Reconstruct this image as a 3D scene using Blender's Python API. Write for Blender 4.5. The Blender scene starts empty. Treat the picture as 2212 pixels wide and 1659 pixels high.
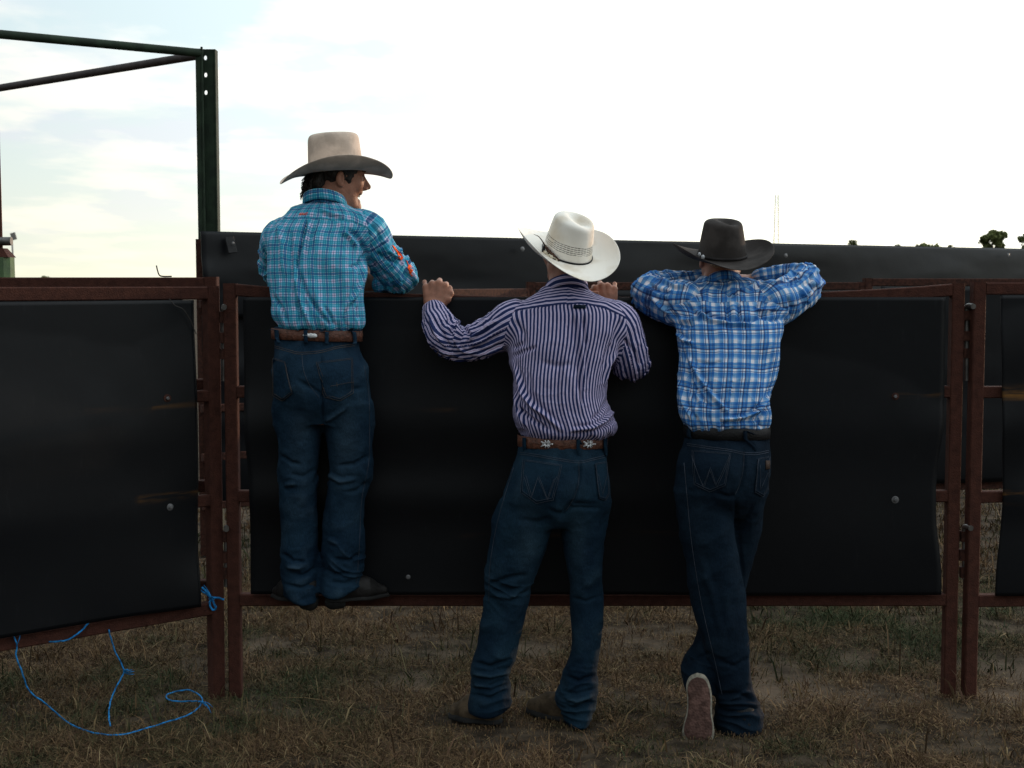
import bpy, bmesh, math, random
import numpy as np
from mathutils import Vector, Matrix
from mathutils.bvhtree import BVHTree
rng = np.random.default_rng(7); random.seed(7)
R = math.radians
sc = bpy.context.scene

# ---------------------------------------------------------------- camera
PITCH = R(4.09); CAMZ = 1.6; F = 3068.0; CX, CY = 1106.0, 829.5
cam_d = bpy.data.cameras.new("camera"); cam = bpy.data.objects.new("camera", cam_d)
sc.collection.objects.link(cam); sc.camera = cam
cam.location = (0, 0, CAMZ); cam.rotation_euler = (R(90) - PITCH, 0, 0)
cam_d.sensor_width = 36; cam_d.lens = F/2212*36
cam_d.clip_start = 0.1; cam_d.clip_end = 5000
cam_d.dof.use_dof = True; cam_d.dof.focus_distance = 5.2; cam_d.dof.aperture_fstop = 9

# ---------------------------------------------------------------- sky
SUN_EL, SUN_AZ = 7.0, 50.0          # azimuth from +Y towards +X
w = bpy.data.worlds.new("World"); sc.world = w; w.use_nodes = True
nt = w.node_tree; N = nt.nodes; L = nt.links; N.clear()
out = N.new('ShaderNodeOutputWorld'); bg = N.new('ShaderNodeBackground')
sky = N.new('ShaderNodeTexSky'); sky.sky_type = 'NISHITA'; sky.sun_disc = False
sky.sun_elevation = R(SUN_EL); sky.sun_rotation = R(SUN_AZ)
sky.air_density = 1.0; sky.dust_density = 2.0; sky.ozone_density = 2.0
bg.inputs['Strength'].default_value = 0.15
def nd(t, **k):
    n = N.new(t)
    for a, b in k.items(): setattr(n, a, b)
    return n
def math_(op, a, b=None, clamp=False):
    m = nd('ShaderNodeMath', operation=op, use_clamp=clamp)
    for i, v in enumerate((a, b)):
        if v is None: continue
        if isinstance(v, (int, float)): m.inputs[i].default_value = v
        else: L.new(v, m.inputs[i])
    return m.outputs[0]
tc = nd('ShaderNodeTexCoord')
sep = nd('ShaderNodeSeparateXYZ'); L.new(tc.outputs['Generated'], sep.inputs[0])
# direction -> flat cloud-layer coordinates
zc = math_('ADD', math_('MAXIMUM', sep.outputs[2], 0.0), 0.10)
u = math_('DIVIDE', sep.outputs[0], zc); v = math_('DIVIDE', sep.outputs[1], zc)
cmb = nd('ShaderNodeCombineXYZ'); L.new(u, cmb.inputs[0]); L.new(v, cmb.inputs[1])
mp = nd('ShaderNodeMapping'); L.new(cmb.outputs[0], mp.inputs[0])
mp.inputs['Location'].default_value = (3.3, 1.7, 0); mp.inputs['Scale'].default_value = (1.0, 0.8, 1)
n1 = nd('ShaderNodeTexNoise'); L.new(mp.outputs[0], n1.inputs['Vector'])
n1.inputs['Scale'].default_value = 1.25; n1.inputs['Detail'].default_value = 9; n1.inputs['Roughness'].default_value = 0.55
cr = nd('ShaderNodeValToRGB'); L.new(n1.outputs['Fac'], cr.inputs[0])
cr.color_ramp.elements[0].position = 0.42; cr.color_ramp.elements[1].position = 0.56
n2 = nd('ShaderNodeTexNoise'); L.new(mp.outputs[0], n2.inputs['Vector'])
n2.inputs['Scale'].default_value = 2.1; n2.inputs['Detail'].default_value = 6
cr2 = nd('ShaderNodeValToRGB'); L.new(n2.outputs['Fac'], cr2.inputs[0])
cr2.color_ramp.elements[0].position = 0.41; cr2.color_ramp.elements[0].color = (0.70, 0.78, 0.88, 1)
cr2.color_ramp.elements[1].position = 0.53; cr2.color_ramp.elements[1].color = (1, 0.99, 0.95, 1)
# brightness of the air: strong towards the hidden sun, fading away from it and upward
sd = Vector((math.sin(R(38))*math.cos(R(14)), math.cos(R(38))*math.cos(R(14)), math.sin(R(14))))
dot = nd('ShaderNodeVectorMath', operation='DOT_PRODUCT'); L.new(tc.outputs['Generated'], dot.inputs[0]); dot.inputs[1].default_value = sd
d01 = math_('MULTIPLY_ADD', dot.outputs['Value'], 0.5); N[-1].inputs[2].default_value = 0.5
glow = math_('POWER', math_('MAXIMUM', d01, 0.0), 8.0)
lum = math_('MULTIPLY', glow, 8.0)
sd2 = Vector((math.sin(R(85))*math.cos(R(28)), math.cos(R(85))*math.cos(R(28)), math.sin(R(28))))   # broad bright cloud bank to the right
dot2 = nd('ShaderNodeVectorMath', operation='DOT_PRODUCT'); L.new(tc.outputs['Generated'], dot2.inputs[0]); dot2.inputs[1].default_value = sd2
d02 = math_('MULTIPLY_ADD', dot2.outputs['Value'], 0.5); N[-1].inputs[2].default_value = 0.5
lum = math_('ADD', lum, math_('MULTIPLY', math_('POWER', math_('MAXIMUM', d02, 0.0), 3.5), 8.0)); lum = math_('ADD', lum, 5.6)
# away from the sun the low sky is dimmer than the high cloud
back = math_('MULTIPLY', math_('MAXIMUM', math_('MULTIPLY', sep.outputs[1], -1.0), 0.0), 1.0)
low = math_('SUBTRACT', 1.0, math_('MULTIPLY', math_('POWER', math_('SUBTRACT', 1.0, math_('MAXIMUM', sep.outputs[2], 0.0)), 3.0), math_('MINIMUM', math_('MULTIPLY', back, 1.2), 0.90)))
lum = math_('MULTIPLY', lum, low)
ccol = nd('ShaderNodeVectorMath', operation='SCALE'); L.new(cr2.outputs[0], ccol.inputs[0]); L.new(lum, ccol.inputs['Scale'])
# thin bright veil in the gaps, over the blue of the sky texture
veil = nd('ShaderNodeVectorMath', operation='SCALE'); veil.inputs[0].default_value = (0.80, 0.97, 1.03)
L.new(math_('MULTIPLY', lum, 0.92), veil.inputs['Scale'])
mixa = nd('ShaderNodeMix', data_type='RGBA'); mixa.inputs['Factor'].default_value = 0.85
L.new(sky.outputs[0], mixa.inputs['A']); L.new(veil.outputs[0], mixa.inputs['B'])
# warm low band near the horizon
band = math_('POWER', math_('SUBTRACT', 1.0, math_('MAXIMUM', sep.outputs[2], 0.0)), 14.0)
mixb = nd('ShaderNodeMix', data_type='RGBA'); L.new(cr.outputs[0], mixb.inputs['Factor'])
L.new(mixa.outputs['Result'], mixb.inputs['A']); L.new(ccol.outputs[0], mixb.inputs['B'])
warm = nd('ShaderNodeVectorMath', operation='SCALE'); warm.inputs[0].default_value = (1.08, 1.02, 0.72)
L.new(lum, warm.inputs['Scale'])
mixc = nd('ShaderNodeMix', data_type='RGBA'); L.new(math_('MULTIPLY', band, 0.75), mixc.inputs['Factor'])
L.new(mixb.outputs['Result'], mixc.inputs['A']); L.new(warm.outputs[0], mixc.inputs['B'])
L.new(mixc.outputs['Result'], bg.inputs['Color']); L.new(bg.outputs[0], out.inputs[0])

# ---------------------------------------------------------------- sun
sl = bpy.data.lights.new("sun", 'SUN'); so = bpy.data.objects.new("sun", sl); sc.collection.objects.link(so)
sl.energy = 2.0; sl.angle = R(0.6); sl.color = (1.0, 0.62, 0.36)
sdir = Vector((math.sin(R(SUN_AZ))*math.cos(R(SUN_EL)), math.cos(R(SUN_AZ))*math.cos(R(SUN_EL)), math.sin(R(SUN_EL))))
so.rotation_euler = sdir.to_track_quat('Z', 'Y').to_euler(); so.location = (8, 5, 6)
vs = sc.view_settings; vs.view_transform = 'Standard'; vs.look = 'None'; vs.exposure = 0.0; vs.gamma = 1.0

# ================================================================ helpers
cP, sP = math.cos(PITCH), math.sin(PITCH)
def W(px, py, Y):
    x = (px-CX)/F; y = (CY-py)/F
    fy = cP + y*sP; fz = -sP + y*cP; t = Y/fy
    return np.array([x*t, Y, CAMZ + fz*t])
def WG(px, py, z=0.0):
    x = (px-CX)/F; y = (CY-py)/F
    fy = cP + y*sP; fz = -sP + y*cP; t = (z-CAMZ)/fz
    return np.array([x*t, fy*t, z])
def PX(v):
    v = np.asarray(v); x = v[..., 0]; y = v[..., 1]; z = v[..., 2]-CAMZ
    d = y*cP - z*sP; up = y*sP + z*cP
    return CX + F*x/d, CY - F*up/d
def nrm(a): a = np.asarray(a, float); return a/np.linalg.norm(a)
def hsh(ix, iy, iz):
    h = (ix*374761393 + iy*668265263 + iz*1274126177) & 0xffffffff
    h = ((h ^ (h >> 13))*1274126177) & 0xffffffff
    return ((h ^ (h >> 16)) & 0xffffff)/float(0xffffff)
def noise(p, seed=0):
    p = np.asarray(p, float); i = np.floor(p).astype(np.int64); f = p-i; f = f*f*f*(f*(f*6-15)+10)
    x, y, z = i[..., 0]+seed*131, i[..., 1]+seed*17, i[..., 2]+seed*59
    fx, fy, fz = f[..., 0], f[..., 1], f[..., 2]
    def c(a, b, d): return hsh(x+a, y+b, z+d)
    a = c(0,0,0)*(1-fx)+c(1,0,0)*fx; b = c(0,1,0)*(1-fx)+c(1,1,0)*fx
    d = c(0,0,1)*(1-fx)+c(1,0,1)*fx; e = c(0,1,1)*(1-fx)+c(1,1,1)*fx
    return ((a*(1-fy)+b*fy)*(1-fz)+(d*(1-fy)+e*fy)*fz)*2-1
def ridge(p, seed=0): return .58-np.abs(noise(p, seed))*2
def catmull(P, n=8):
    P = [np.asarray(p, float) for p in P]; Q = [2*P[0]-P[1]]+P+[2*P[-1]-P[-2]]; o = []
    for i in range(1, len(Q)-2):
        a, b, c, d = Q[i-1:i+3]
        for k in range(n):
            t = k/n; o.append(0.5*(2*b+(c-a)*t+(2*a-5*b+4*c-d)*t*t+(3*b-a-3*c+d)*t**3))
    o.append(P[-1]); return np.array(o)

BASE = {}
def base_of(o):
    while o.parent: o = o.parent
    return BASE.get(o.name, np.zeros(3))
def obj(name, verts, faces, mat, parent=None, smooth=True, base=None):
    verts = np.asarray(verts, float).reshape(-1, 3)
    b = base_of(parent) if parent else (np.zeros(3) if base is None else np.asarray(base, float))
    me = bpy.data.meshes.new(name)
    if isinstance(faces, np.ndarray) and faces.shape[1] == 4:
        n = len(faces); me.vertices.add(len(verts)); me.vertices.foreach_set('co', (verts-b).astype(np.float32).ravel())
        me.loops.add(n*4); me.loops.foreach_set('vertex_index', faces.astype(np.int32).ravel())
        me.polygons.add(n); me.polygons.foreach_set('loop_start', np.arange(0, n*4, 4, dtype=np.int32))
        me.update(calc_edges=True); me.validate()
    else:
        me.from_pydata([tuple(v) for v in verts-b], [], [tuple(int(i) for i in f) for f in faces]); me.update()
    o = bpy.data.objects.new(name, me); sc.collection.objects.link(o)
    if mat: me.materials.append(mat)
    if smooth: me.polygons.foreach_set('use_smooth', [True]*len(me.polygons))
    if parent: o.parent = parent
    else: o.location = b; BASE[o.name] = b
    return o
def empty(name, loc, label, cat, group=None):
    o = bpy.data.objects.new(name, None); sc.collection.objects.link(o); o.location = loc
    o.empty_display_size = 0.1; BASE[o.name] = np.asarray(loc, float); tag(o, label, cat, group); return o
def tag(o, label=None, cat=None, group=None, kind=None):
    if label: o['label'] = label
    if cat: o['category'] = cat
    if group: o['group'] = group
    if kind: o['kind'] = kind
    return o
def solidify(o, t, off=-1):
    m = o.modifiers.new('s', 'SOLIDIFY'); m.thickness = t; m.offset = off; return o
class MB:
    def __init__(s): s.v = []; s.f = []
    def add(s, v, f):
        n = len(s.v); s.v += [tuple(x) for x in v]; s.f += [tuple(i+n for i in q) for q in f]
    def beam(s, a, b, w, h=None, ch=0.004, up=(0, 0, 1), open_=False):
        h = h or w; a = np.asarray(a, float); b = np.asarray(b, float); d = nrm(b-a)
        up = np.asarray(up, float)
        if abs(d@up) > .95: up = np.array([0, 1., 0])
        sx = nrm(np.cross(d, up)); sy = np.cross(sx, d)
        X, Y = w/2, h/2; pr = [(X-ch, -Y), (X, -Y+ch), (X, Y-ch), (X-ch, Y), (-X+ch, Y), (-X, Y-ch), (-X, -Y+ch), (-X+ch, -Y)]
        v = [a+sx*p+sy*q for p, q in pr]+[b+sx*p+sy*q for p, q in pr]
        f = [(i, (i+1) % 8, 8+(i+1) % 8, 8+i) for i in range(8)]+[tuple(range(7, -1, -1)), tuple(range(8, 16))]
        s.add(v, f)
    def tube(s, P, r, n=8, cap=True):
        P = np.asarray(P, float); m = len(P); rr = np.broadcast_to(np.asarray(r, float), (m,))
        T = np.gradient(P, axis=0); T /= np.linalg.norm(T, axis=1)[:, None]+1e-12
        ref = np.array([0, 0, 1.]) if abs(T[0][2]) < .9 else np.array([0, 1., 0])
        x = nrm(np.cross(T[0], ref)); v = []
        for i in range(m):
            x = x-T[i]*(x@T[i]); x = nrm(x); y = np.cross(T[i], x)
            for k in range(n):
                a = 2*math.pi*k/n; v.append(P[i]+rr[i]*(math.cos(a)*x+math.sin(a)*y))
        f = [(i*n+k, i*n+(k+1) % n, (i+1)*n+(k+1) % n, (i+1)*n+k) for i in range(m-1) for k in range(n)]
        if cap: f += [tuple(range(n-1, -1, -1)), tuple(range((m-1)*n, m*n))]
        s.add(v, f)
    def disc(s, c, ax, r, t, n=16):
        ax = nrm(ax); s.tube([np.asarray(c), np.asarray(c)+ax*t*.7, np.asarray(c)+ax*t], [r, r, r*.75], n)
    def build(s, name, mat, parent=None, smooth=False, base=None): return obj(name, s.v, s.f, mat, parent, smooth, base)
def flat_smooth(o, ang=35):
    me = o.data; me.polygons.foreach_set('use_smooth', [True]*len(me.polygons))
    m = o.modifiers.new('e', 'EDGE_SPLIT'); m.split_angle = R(ang)

# ================================================================ materials
def mat(name, col, rough=0.7, spec=0.3, metal=0.0, var=0.25, scale=20, bump=0.0, bscale=120, col2=None, lo=.4, hi=.6, sheen=0, coord='Object'):
    m = bpy.data.materials.new(name); m.use_nodes = True; t = m.node_tree; n = t.nodes; l = t.links
    b = n['Principled BSDF']; b.inputs['Roughness'].default_value = rough; b.inputs['Metallic'].default_value = metal
    b.inputs['Specular IOR Level'].default_value = spec
    if sheen: b.inputs['Sheen Weight'].default_value = sheen
    tc = n.new('ShaderNodeTexCoord'); nz = n.new('ShaderNodeTexNoise'); nz.inputs['Scale'].default_value = scale; nz.inputs['Detail'].default_value = 8
    l.new(tc.outputs[coord], nz.inputs['Vector'])
    cr = n.new('ShaderNodeValToRGB'); l.new(nz.outputs['Fac'], cr.inputs[0])
    c2 = col2 or tuple(c*(1-var) for c in col); c1 = col if col2 else tuple(min(1, c*(1+var)) for c in col)
    cr.color_ramp.elements[0].color = (*c2, 1); cr.color_ramp.elements[1].color = (*c1, 1)
    cr.color_ramp.elements[0].position = lo; cr.color_ramp.elements[1].position = hi
    l.new(cr.outputs[0], b.inputs['Base Color'])
    if bump:
        nb = n.new('ShaderNodeTexNoise'); nb.inputs['Scale'].default_value = bscale; nb.inputs['Detail'].default_value = 5
        l.new(tc.outputs[coord], nb.inputs['Vector']); bp = n.new('ShaderNodeBump'); bp.inputs['Strength'].default_value = bump
        bp.inputs['Distance'].default_value = 0.01; l.new(nb.outputs['Fac'], bp.inputs['Height']); l.new(bp.outputs[0], b.inputs['Normal'])
    return m
def nodes(m): return m.node_tree.nodes, m.node_tree.links, m.node_tree.nodes['Principled BSDF']

M = {}
M['rust'] = mat('rusty_steel', (.070, .027, .019), .8, .10, 0, scale=38, col2=(.040, .016, .012), lo=.30, hi=.74, bump=.35, bscale=180)
M['rust2'] = mat('rusty_steel_brown', (.060, .025, .018), .85, .12, 0, scale=60, col2=(.030, .014, .011), bump=.2)
M['pin'] = mat('worn_steel', (.13, .125, .12), .45, .5, .7, scale=30)
M['bolt'] = mat('zinc_bolt', (.12, .12, .125), .4, .5, .3, scale=60)
M['green'] = mat('green_paint', (.020, .036, .021), .7, .2, 0, scale=14, col2=(.012, .021, .013), bump=.1)
M['greenlight'] = mat('light_green_paint', (.075, .13, .055), .65, .3, 0, scale=14, col2=(.06, .10, .05), bump=.1)
M['pipe'] = mat('brown_pipe', (.035, .026, .026), .65, .3, 0, scale=18, bump=.1)
M['twine'] = mat('blue_twine', (.012, .16, .40), .75, .15, 0, scale=60, var=.45)
M['twine2'] = mat('faded_blue_twine', (.03, .24, .42), .7, .2, 0, scale=60, var=.4)
M['wire'] = mat('dark_wire', (.03, .025, .022), .6, .3)
M['black'] = mat('black_leather', (.006, .006, .007), .55, .2, bump=.3, bscale=160)
M['boot'] = mat('dark_boot_leather', (.012, .011, .011), .55, .25, bump=.2, bscale=90)
M['tan'] = mat('brown_suede', (.064, .046, .029), .85, .15, scale=24, var=.35, bump=.25, bscale=140)
M['sole'] = mat('dark_sole_rubber', (.015, .015, .015), .8, .2)
M['beltbrown'] = mat('tooled_brown_leather', (.095, .036, .022), .5, .35, scale=70, var=.3, bump=.5, bscale=150)
M['silver'] = mat('silver', (.55, .56, .58), .35, .5, .4, scale=200, var=.4)
M['white'] = mat('white_rawhide', (.60, .62, .63), .7, .2, scale=80, var=.2)
M['hair'] = mat('dark_hair', (.014, .010, .008), .6, .3, scale=300, var=.5)
M['blond'] = mat('blond_hair', (.30, .19, .10), .6, .3, scale=300, var=.4)
M['teeth'] = mat('teeth', (.62, .56, .45), .4, .5)
M['eye'] = mat('eye', (.03, .02, .02), .2, .6)
M['orange'] = mat('orange_embroidery', (.80, .10, .015), .8, .1, scale=200, var=.15)
M['stitch'] = mat('tan_stitching', (.05, .06, .08), .8, .1)
M['stitchtan'] = mat('copper_stitching', (.085, .07, .06), .8, .1)
M['tag'] = mat('leather_patch', (.05, .03, .022), .7, .2)
M['feather'] = mat('brown_feather', (.10, .055, .04), .8, .1, scale=160, col2=(.02, .012, .01), lo=.45, hi=.55)
M['feather2'] = mat('barred_feather', (.60, .54, .42), .8, .1, scale=90, col2=(.05, .035, .02), lo=.42, hi=.5)
M['steel'] = mat('galvanised_mast', (.20, .19, .18), .6, .3)
M['tower'] = mat('flare_tinted_lattice', (.50, .36, .15), .7, .2)  # pale yellow of the sky's flare put into the tower's own colour
M['bark'] = mat('bark', (.09, .07, .05), .9, .1)
M['leaf'] = mat('leaves', (.12, .14, .05), .8, .15, scale=1.5, var=.4)
M['redsole'] = None

def uvmat(name, rampU, rampV=None, pu=.05, pv=.05, mixf=.5, rough=.85, warp=.0012, bump=.25):
    """Woven cloth: coloured warp (ramp over U) and weft (ramp over V), averaged like real yarns."""
    m = bpy.data.materials.new(name); m.use_nodes = True; n, l, b = nodes(m)
    b.inputs['Roughness'].default_value = rough; b.inputs['Specular IOR Level'].default_value = .12
    uv = n.new('ShaderNodeUVMap'); uv.uv_map = 'UVMap'
    tc = n.new('ShaderNodeTexCoord'); nz = n.new('ShaderNodeTexNoise'); nz.inputs['Scale'].default_value = 14; nz.inputs['Detail'].default_value = 3
    l.new(tc.outputs['Object'], nz.inputs['Vector'])
    sb = n.new('ShaderNodeVectorMath'); sb.operation = 'SUBTRACT'; l.new(nz.outputs['Color'], sb.inputs[0]); sb.inputs[1].default_value = (.5, .5, .5)
    scn = n.new('ShaderNodeVectorMath'); scn.operation = 'SCALE'; l.new(sb.outputs[0], scn.inputs[0]); scn.inputs['Scale'].default_value = warp*6
    ad = n.new('ShaderNodeVectorMath'); ad.operation = 'ADD'; l.new(uv.outputs[0], ad.inputs[0]); l.new(scn.outputs[0], ad.inputs[1])
    sp = n.new('ShaderNodeSeparateXYZ'); l.new(ad.outputs[0], sp.inputs[0])
    def ramp(sock, period, stops):
        dv = n.new('ShaderNodeMath'); dv.operation = 'DIVIDE'; l.new(sock, dv.inputs[0]); dv.inputs[1].default_value = period
        fr = n.new('ShaderNodeMath'); fr.operation = 'FRACT'; l.new(dv.outputs[0], fr.inputs[0])
        c = n.new('ShaderNodeValToRGB'); l.new(fr.outputs[0], c.inputs[0]); e = c.color_ramp.elements
        while len(e) > 1: e.remove(e[-1])
        g = (lambda k: tuple(x**.5 for x in k)) if rampV else (lambda k: k)
        e[0].position = stops[0][0]; e[0].color = (*g(stops[0][1]), 1)
        for p, col in stops[1:]:
            q = e.new(p); q.color = (*g(col), 1)
        return c.outputs[0]
    a = ramp(sp.outputs[0], pu, rampU)
    if rampV:
        c = ramp(sp.outputs[1], pv, rampV); mx = n.new('ShaderNodeMix'); mx.data_type = 'RGBA'; mx.inputs['Factor'].default_value = 1; mx.blend_type = 'MULTIPLY'   # square-rooted yarn colours multiply to their geometric mean
        l.new(a, mx.inputs['A']); l.new(c, mx.inputs['B']); a = mx.outputs['Result']
    l.new(a, b.inputs['Base Color'])
    nb = n.new('ShaderNodeTexNoise'); nb.inputs['Scale'].default_value = 55; nb.inputs['Detail'].default_value = 4; nb.inputs['Roughness'].default_value = .6
    l.new(tc.outputs['Object'], nb.inputs['Vector']); bp = n.new('ShaderNodeBump'); bp.inputs['Strength'].default_value = bump; bp.inputs['Distance'].default_value = .012
    l.new(nb.outputs['Fac'], bp.inputs['Height']); l.new(bp.outputs[0], b.inputs['Normal'])
    return m
teal, nav, blu, wht, lav, lt = (.010, .20, .32), (.008, .028, .09), (.022, .12, .29), (.50, .68, .76), (.54, .52, .72), (.14, .46, .62)
hp = [(0, blu), (.03, blu), (.045, nav), (.07, nav), (.085, wht), (.105, wht), (.125, teal), (.20, teal), (.235, lt), (.275, teal), (.33, teal), (.40, lav), (.475, lav), (.487, nav)]
sym = hp+[(.513, nav)]+[(round(1-p, 4), c) for p, c in reversed(hp[:-1])][:-1]+[(.999, blu)]
M['teal'] = uvmat('teal_plaid_cotton', sym, sym, .051, .051)
B1, B2, WH, NV, LB = (.015, .10, .34), (.045, .18, .44), (.60, .60, .66), (.010, .02, .07), (.30, .45, .66)
pl = [(0, WH), (.20, WH), (.205, B1), (.25, LB), (.262, B1), (.27, B2), (.40, B1), (.46, B1), (.465, WH), (.48, WH), (.485, B1), (.50, WH), (.510, NV), (.540, NV), (.545, WH), (.55, B2), (.57, WH), (.66, WH),
      (.663, NV), (.725, NV), (.73, B1), (.84, B2), (.845, WH), (.86, NV), (.88, B1), (.995, B1)]
M['blue'] = uvmat('blue_plaid_cotton', pl, pl, .066, .066)
ny, lv, pk = (.013, .022, .085), (.48, .45, .64), (.28, .13, .22)
M['stripe'] = uvmat('navy_striped_cotton', [(0, ny), (.53, ny), (.57, lv), (.70, lv), (.74, pk), (.79, pk), (.82, lv), (.96, lv), (.995, ny)], None, .0132, rough=.8, warp=.0006)

def denim(name, a, b_, fd):
    m = mat(name, a, .9, .08, scale=7, col2=b_, lo=.35, hi=.65, bump=0)
    n, l, b = nodes(m); tc = [x for x in n if x.type == 'TEX_COORD'][0]
    mp = n.new('ShaderNodeMapping'); mp.inputs['Scale'].default_value = (900, 900, 60); l.new(tc.outputs['Object'], mp.inputs[0])
    nz = n.new('ShaderNodeTexNoise'); nz.inputs['Scale'].default_value = 1; nz.inputs['Detail'].default_value = 3; l.new(mp.outputs[0], nz.inputs['Vector'])
    mx = n.new('ShaderNodeMix'); mx.data_type = 'RGBA'; mx.blend_type = 'MULTIPLY'; mx.inputs['Factor'].default_value = .7
    src = b.inputs['Base Color'].links[0].from_socket; l.new(src, mx.inputs['A'])
    c = n.new('ShaderNodeValToRGB'); c.color_ramp.elements[0].position = .35; c.color_ramp.elements[1].position = .65
    c.color_ramp.elements[0].color = (.45, .45, .45, 1); c.color_ramp.elements[1].color = (1.5, 1.5, 1.5, 1)
    l.new(nz.outputs['Fac'], c.inputs[0]); l.new(c.outputs[0], mx.inputs['B']); l.new(mx.outputs['Result'], b.inputs['Base Color'])
    at = n.new('ShaderNodeAttribute'); at.attribute_name = 'fade'; m4 = n.new('ShaderNodeMix'); m4.data_type = 'RGBA'; l.new(at.outputs['Fac'], m4.inputs['Factor']); l.new(src, m4.inputs['A']); m4.inputs['B'].default_value = (*fd, 1); l.new(m4.outputs['Result'], mx.inputs['A'])
    n2 = n.new('ShaderNodeTexNoise'); n2.inputs['Scale'].default_value = 45; n2.inputs['Detail'].default_value = 5; l.new(tc.outputs['Object'], n2.inputs['Vector'])
    bp = n.new('ShaderNodeBump'); bp.inputs['Strength'].default_value = .35; bp.inputs['Distance'].default_value = .012; l.new(n2.outputs['Fac'], bp.inputs['Height']); l.new(bp.outputs[0], b.inputs['Normal'])
    return m
M['denim1'] = denim('mid_blue_denim', (.012, .032, .056), (.005, .016, .033), (.036, .064, .092))
M['denim2'] = denim('worn_blue_denim', (.009, .026, .044), (.004, .013, .027), (.026, .052, .076))
M['denim3'] = denim('dark_indigo_denim', (.005, .013, .024), (.003, .008, .016), (.012, .024, .038))

def attr_mat(name, base, attr, col, rough, spec, scale=20, var=.2, bump=0, bscale=100, bdist=.01):
    """base colour, changed to col where the mesh's point attribute says so (lips, stains)."""
    m = mat(name, base, rough, spec, scale=scale, var=var, bump=bump, bscale=bscale); n, l, b = nodes(m)
    at = n.new('ShaderNodeAttribute'); at.attribute_name = attr
    mx = n.new('ShaderNodeMix'); mx.data_type = 'RGBA'; src = b.inputs['Base Color'].links[0].from_socket
    l.new(src, mx.inputs['A']); mx.inputs['B'].default_value = (*col, 1); l.new(at.outputs['Fac'], mx.inputs['Factor']); l.new(mx.outputs['Result'], b.inputs['Base Color'])
    return m
M['skin'] = attr_mat('skin', (.28, .125, .080), 'tint', (.33, .09, .07), .55, .3, scale=26, var=.16, bump=.15, bscale=170)
nodes(M['skin'])[2].inputs['Subsurface Weight'].default_value = .08
nodes(M['skin'])[2].inputs['Subsurface Radius'].default_value = (.01, .004, .002)
M['rubber'] = attr_mat('black_rubber_belting', (.0036, .0043, .0058), 'stain', (.16, .07, .012), .42, .17, scale=2.2, var=.08, bump=.05, bscale=20)
def stain_break(m):
    n, l, b = nodes(m); tc = [x for x in n if x.type == 'TEX_COORD'][0]
    mp = n.new('ShaderNodeMapping'); mp.inputs['Scale'].default_value = (6, 6, 60); l.new(tc.outputs['Object'], mp.inputs[0])
    nz = n.new('ShaderNodeTexNoise'); nz.inputs['Scale'].default_value = 1; nz.inputs['Detail'].default_value = 6; l.new(mp.outputs[0], nz.inputs['Vector'])
    c = n.new('ShaderNodeValToRGB'); c.color_ramp.elements[0].position = .42; c.color_ramp.elements[1].position = .6; l.new(nz.outputs['Fac'], c.inputs[0])
    mx = [x for x in n if x.type == 'MIX'][-1]; at = mx.inputs['Factor'].links[0].from_socket
    mm = n.new('ShaderNodeMath'); mm.operation = 'MULTIPLY'; l.new(at, mm.inputs[0]); l.new(c.outputs[0], mm.inputs[1]); l.new(mm.outputs[0], mx.inputs['Factor'])
    # chalky scuffs: lighter, rougher scratches
    mp2 = n.new('ShaderNodeMapping'); mp2.inputs['Scale'].default_value = (14, 14, 2.6); mp2.inputs['Rotation'].default_value = (0, .35, 0); l.new(tc.outputs['Object'], mp2.inputs[0])
    n3 = n.new('ShaderNodeTexNoise'); n3.inputs['Scale'].default_value = 3; n3.inputs['Detail'].default_value = 9; n3.inputs['Roughness'].default_value = .7; l.new(mp2.outputs[0], n3.inputs['Vector'])
    c3 = n.new('ShaderNodeValToRGB'); c3.color_ramp.elements[0].position = .60; c3.color_ramp.elements[1].position = .80; l.new(n3.outputs['Fac'], c3.inputs[0])
    m3 = n.new('ShaderNodeMix'); m3.data_type = 'RGBA'; l.new(c3.outputs[0], m3.inputs['Factor']); l.new(mx.outputs['Result'], m3.inputs['A']); m3.inputs['B'].default_value = (.012, .013, .015, 1)
    l.new(m3.outputs['Result'], b.inputs['Base Color'])
stain_break(M['rubber'])
# ================================================================ implicit surfaces -> meshes
class P_:                                   # one primitive: distance function, blend radius, sign
    def __init__(s, f, k=.01, cut=False): s.f = f; s.k = k; s.cut = cut
def RC(a, b, ra, rb, k=.01, cut=False):
    a = np.asarray(a, float); b = np.asarray(b, float); d = b-a; L2 = max(d@d, 1e-9)
    def f(P):
        t = np.clip(((P-a)@d)/L2, 0, 1); return np.linalg.norm(P-a-t[..., None]*d, axis=-1)-(ra+(rb-ra)*t)
    return P_(f, k, cut)
def EL(c, r, k=.01, M_=None, cut=False):
    c = np.asarray(c, float); r = np.asarray(r, float)
    def f(P):
        q = P-c
        if M_ is not None: q = q@M_
        n = np.linalg.norm(q/r, axis=-1); g = np.linalg.norm(q/(r*r), axis=-1)+1e-9
        return n*(n-1)/g
    return P_(f, k, cut)
def PLANE(c, n_, k=.002):                    # keep the side the normal points away from
    c = np.asarray(c, float); n_ = nrm(n_)
    return P_(lambda P: -((P-c)@n_), k, True)
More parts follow.
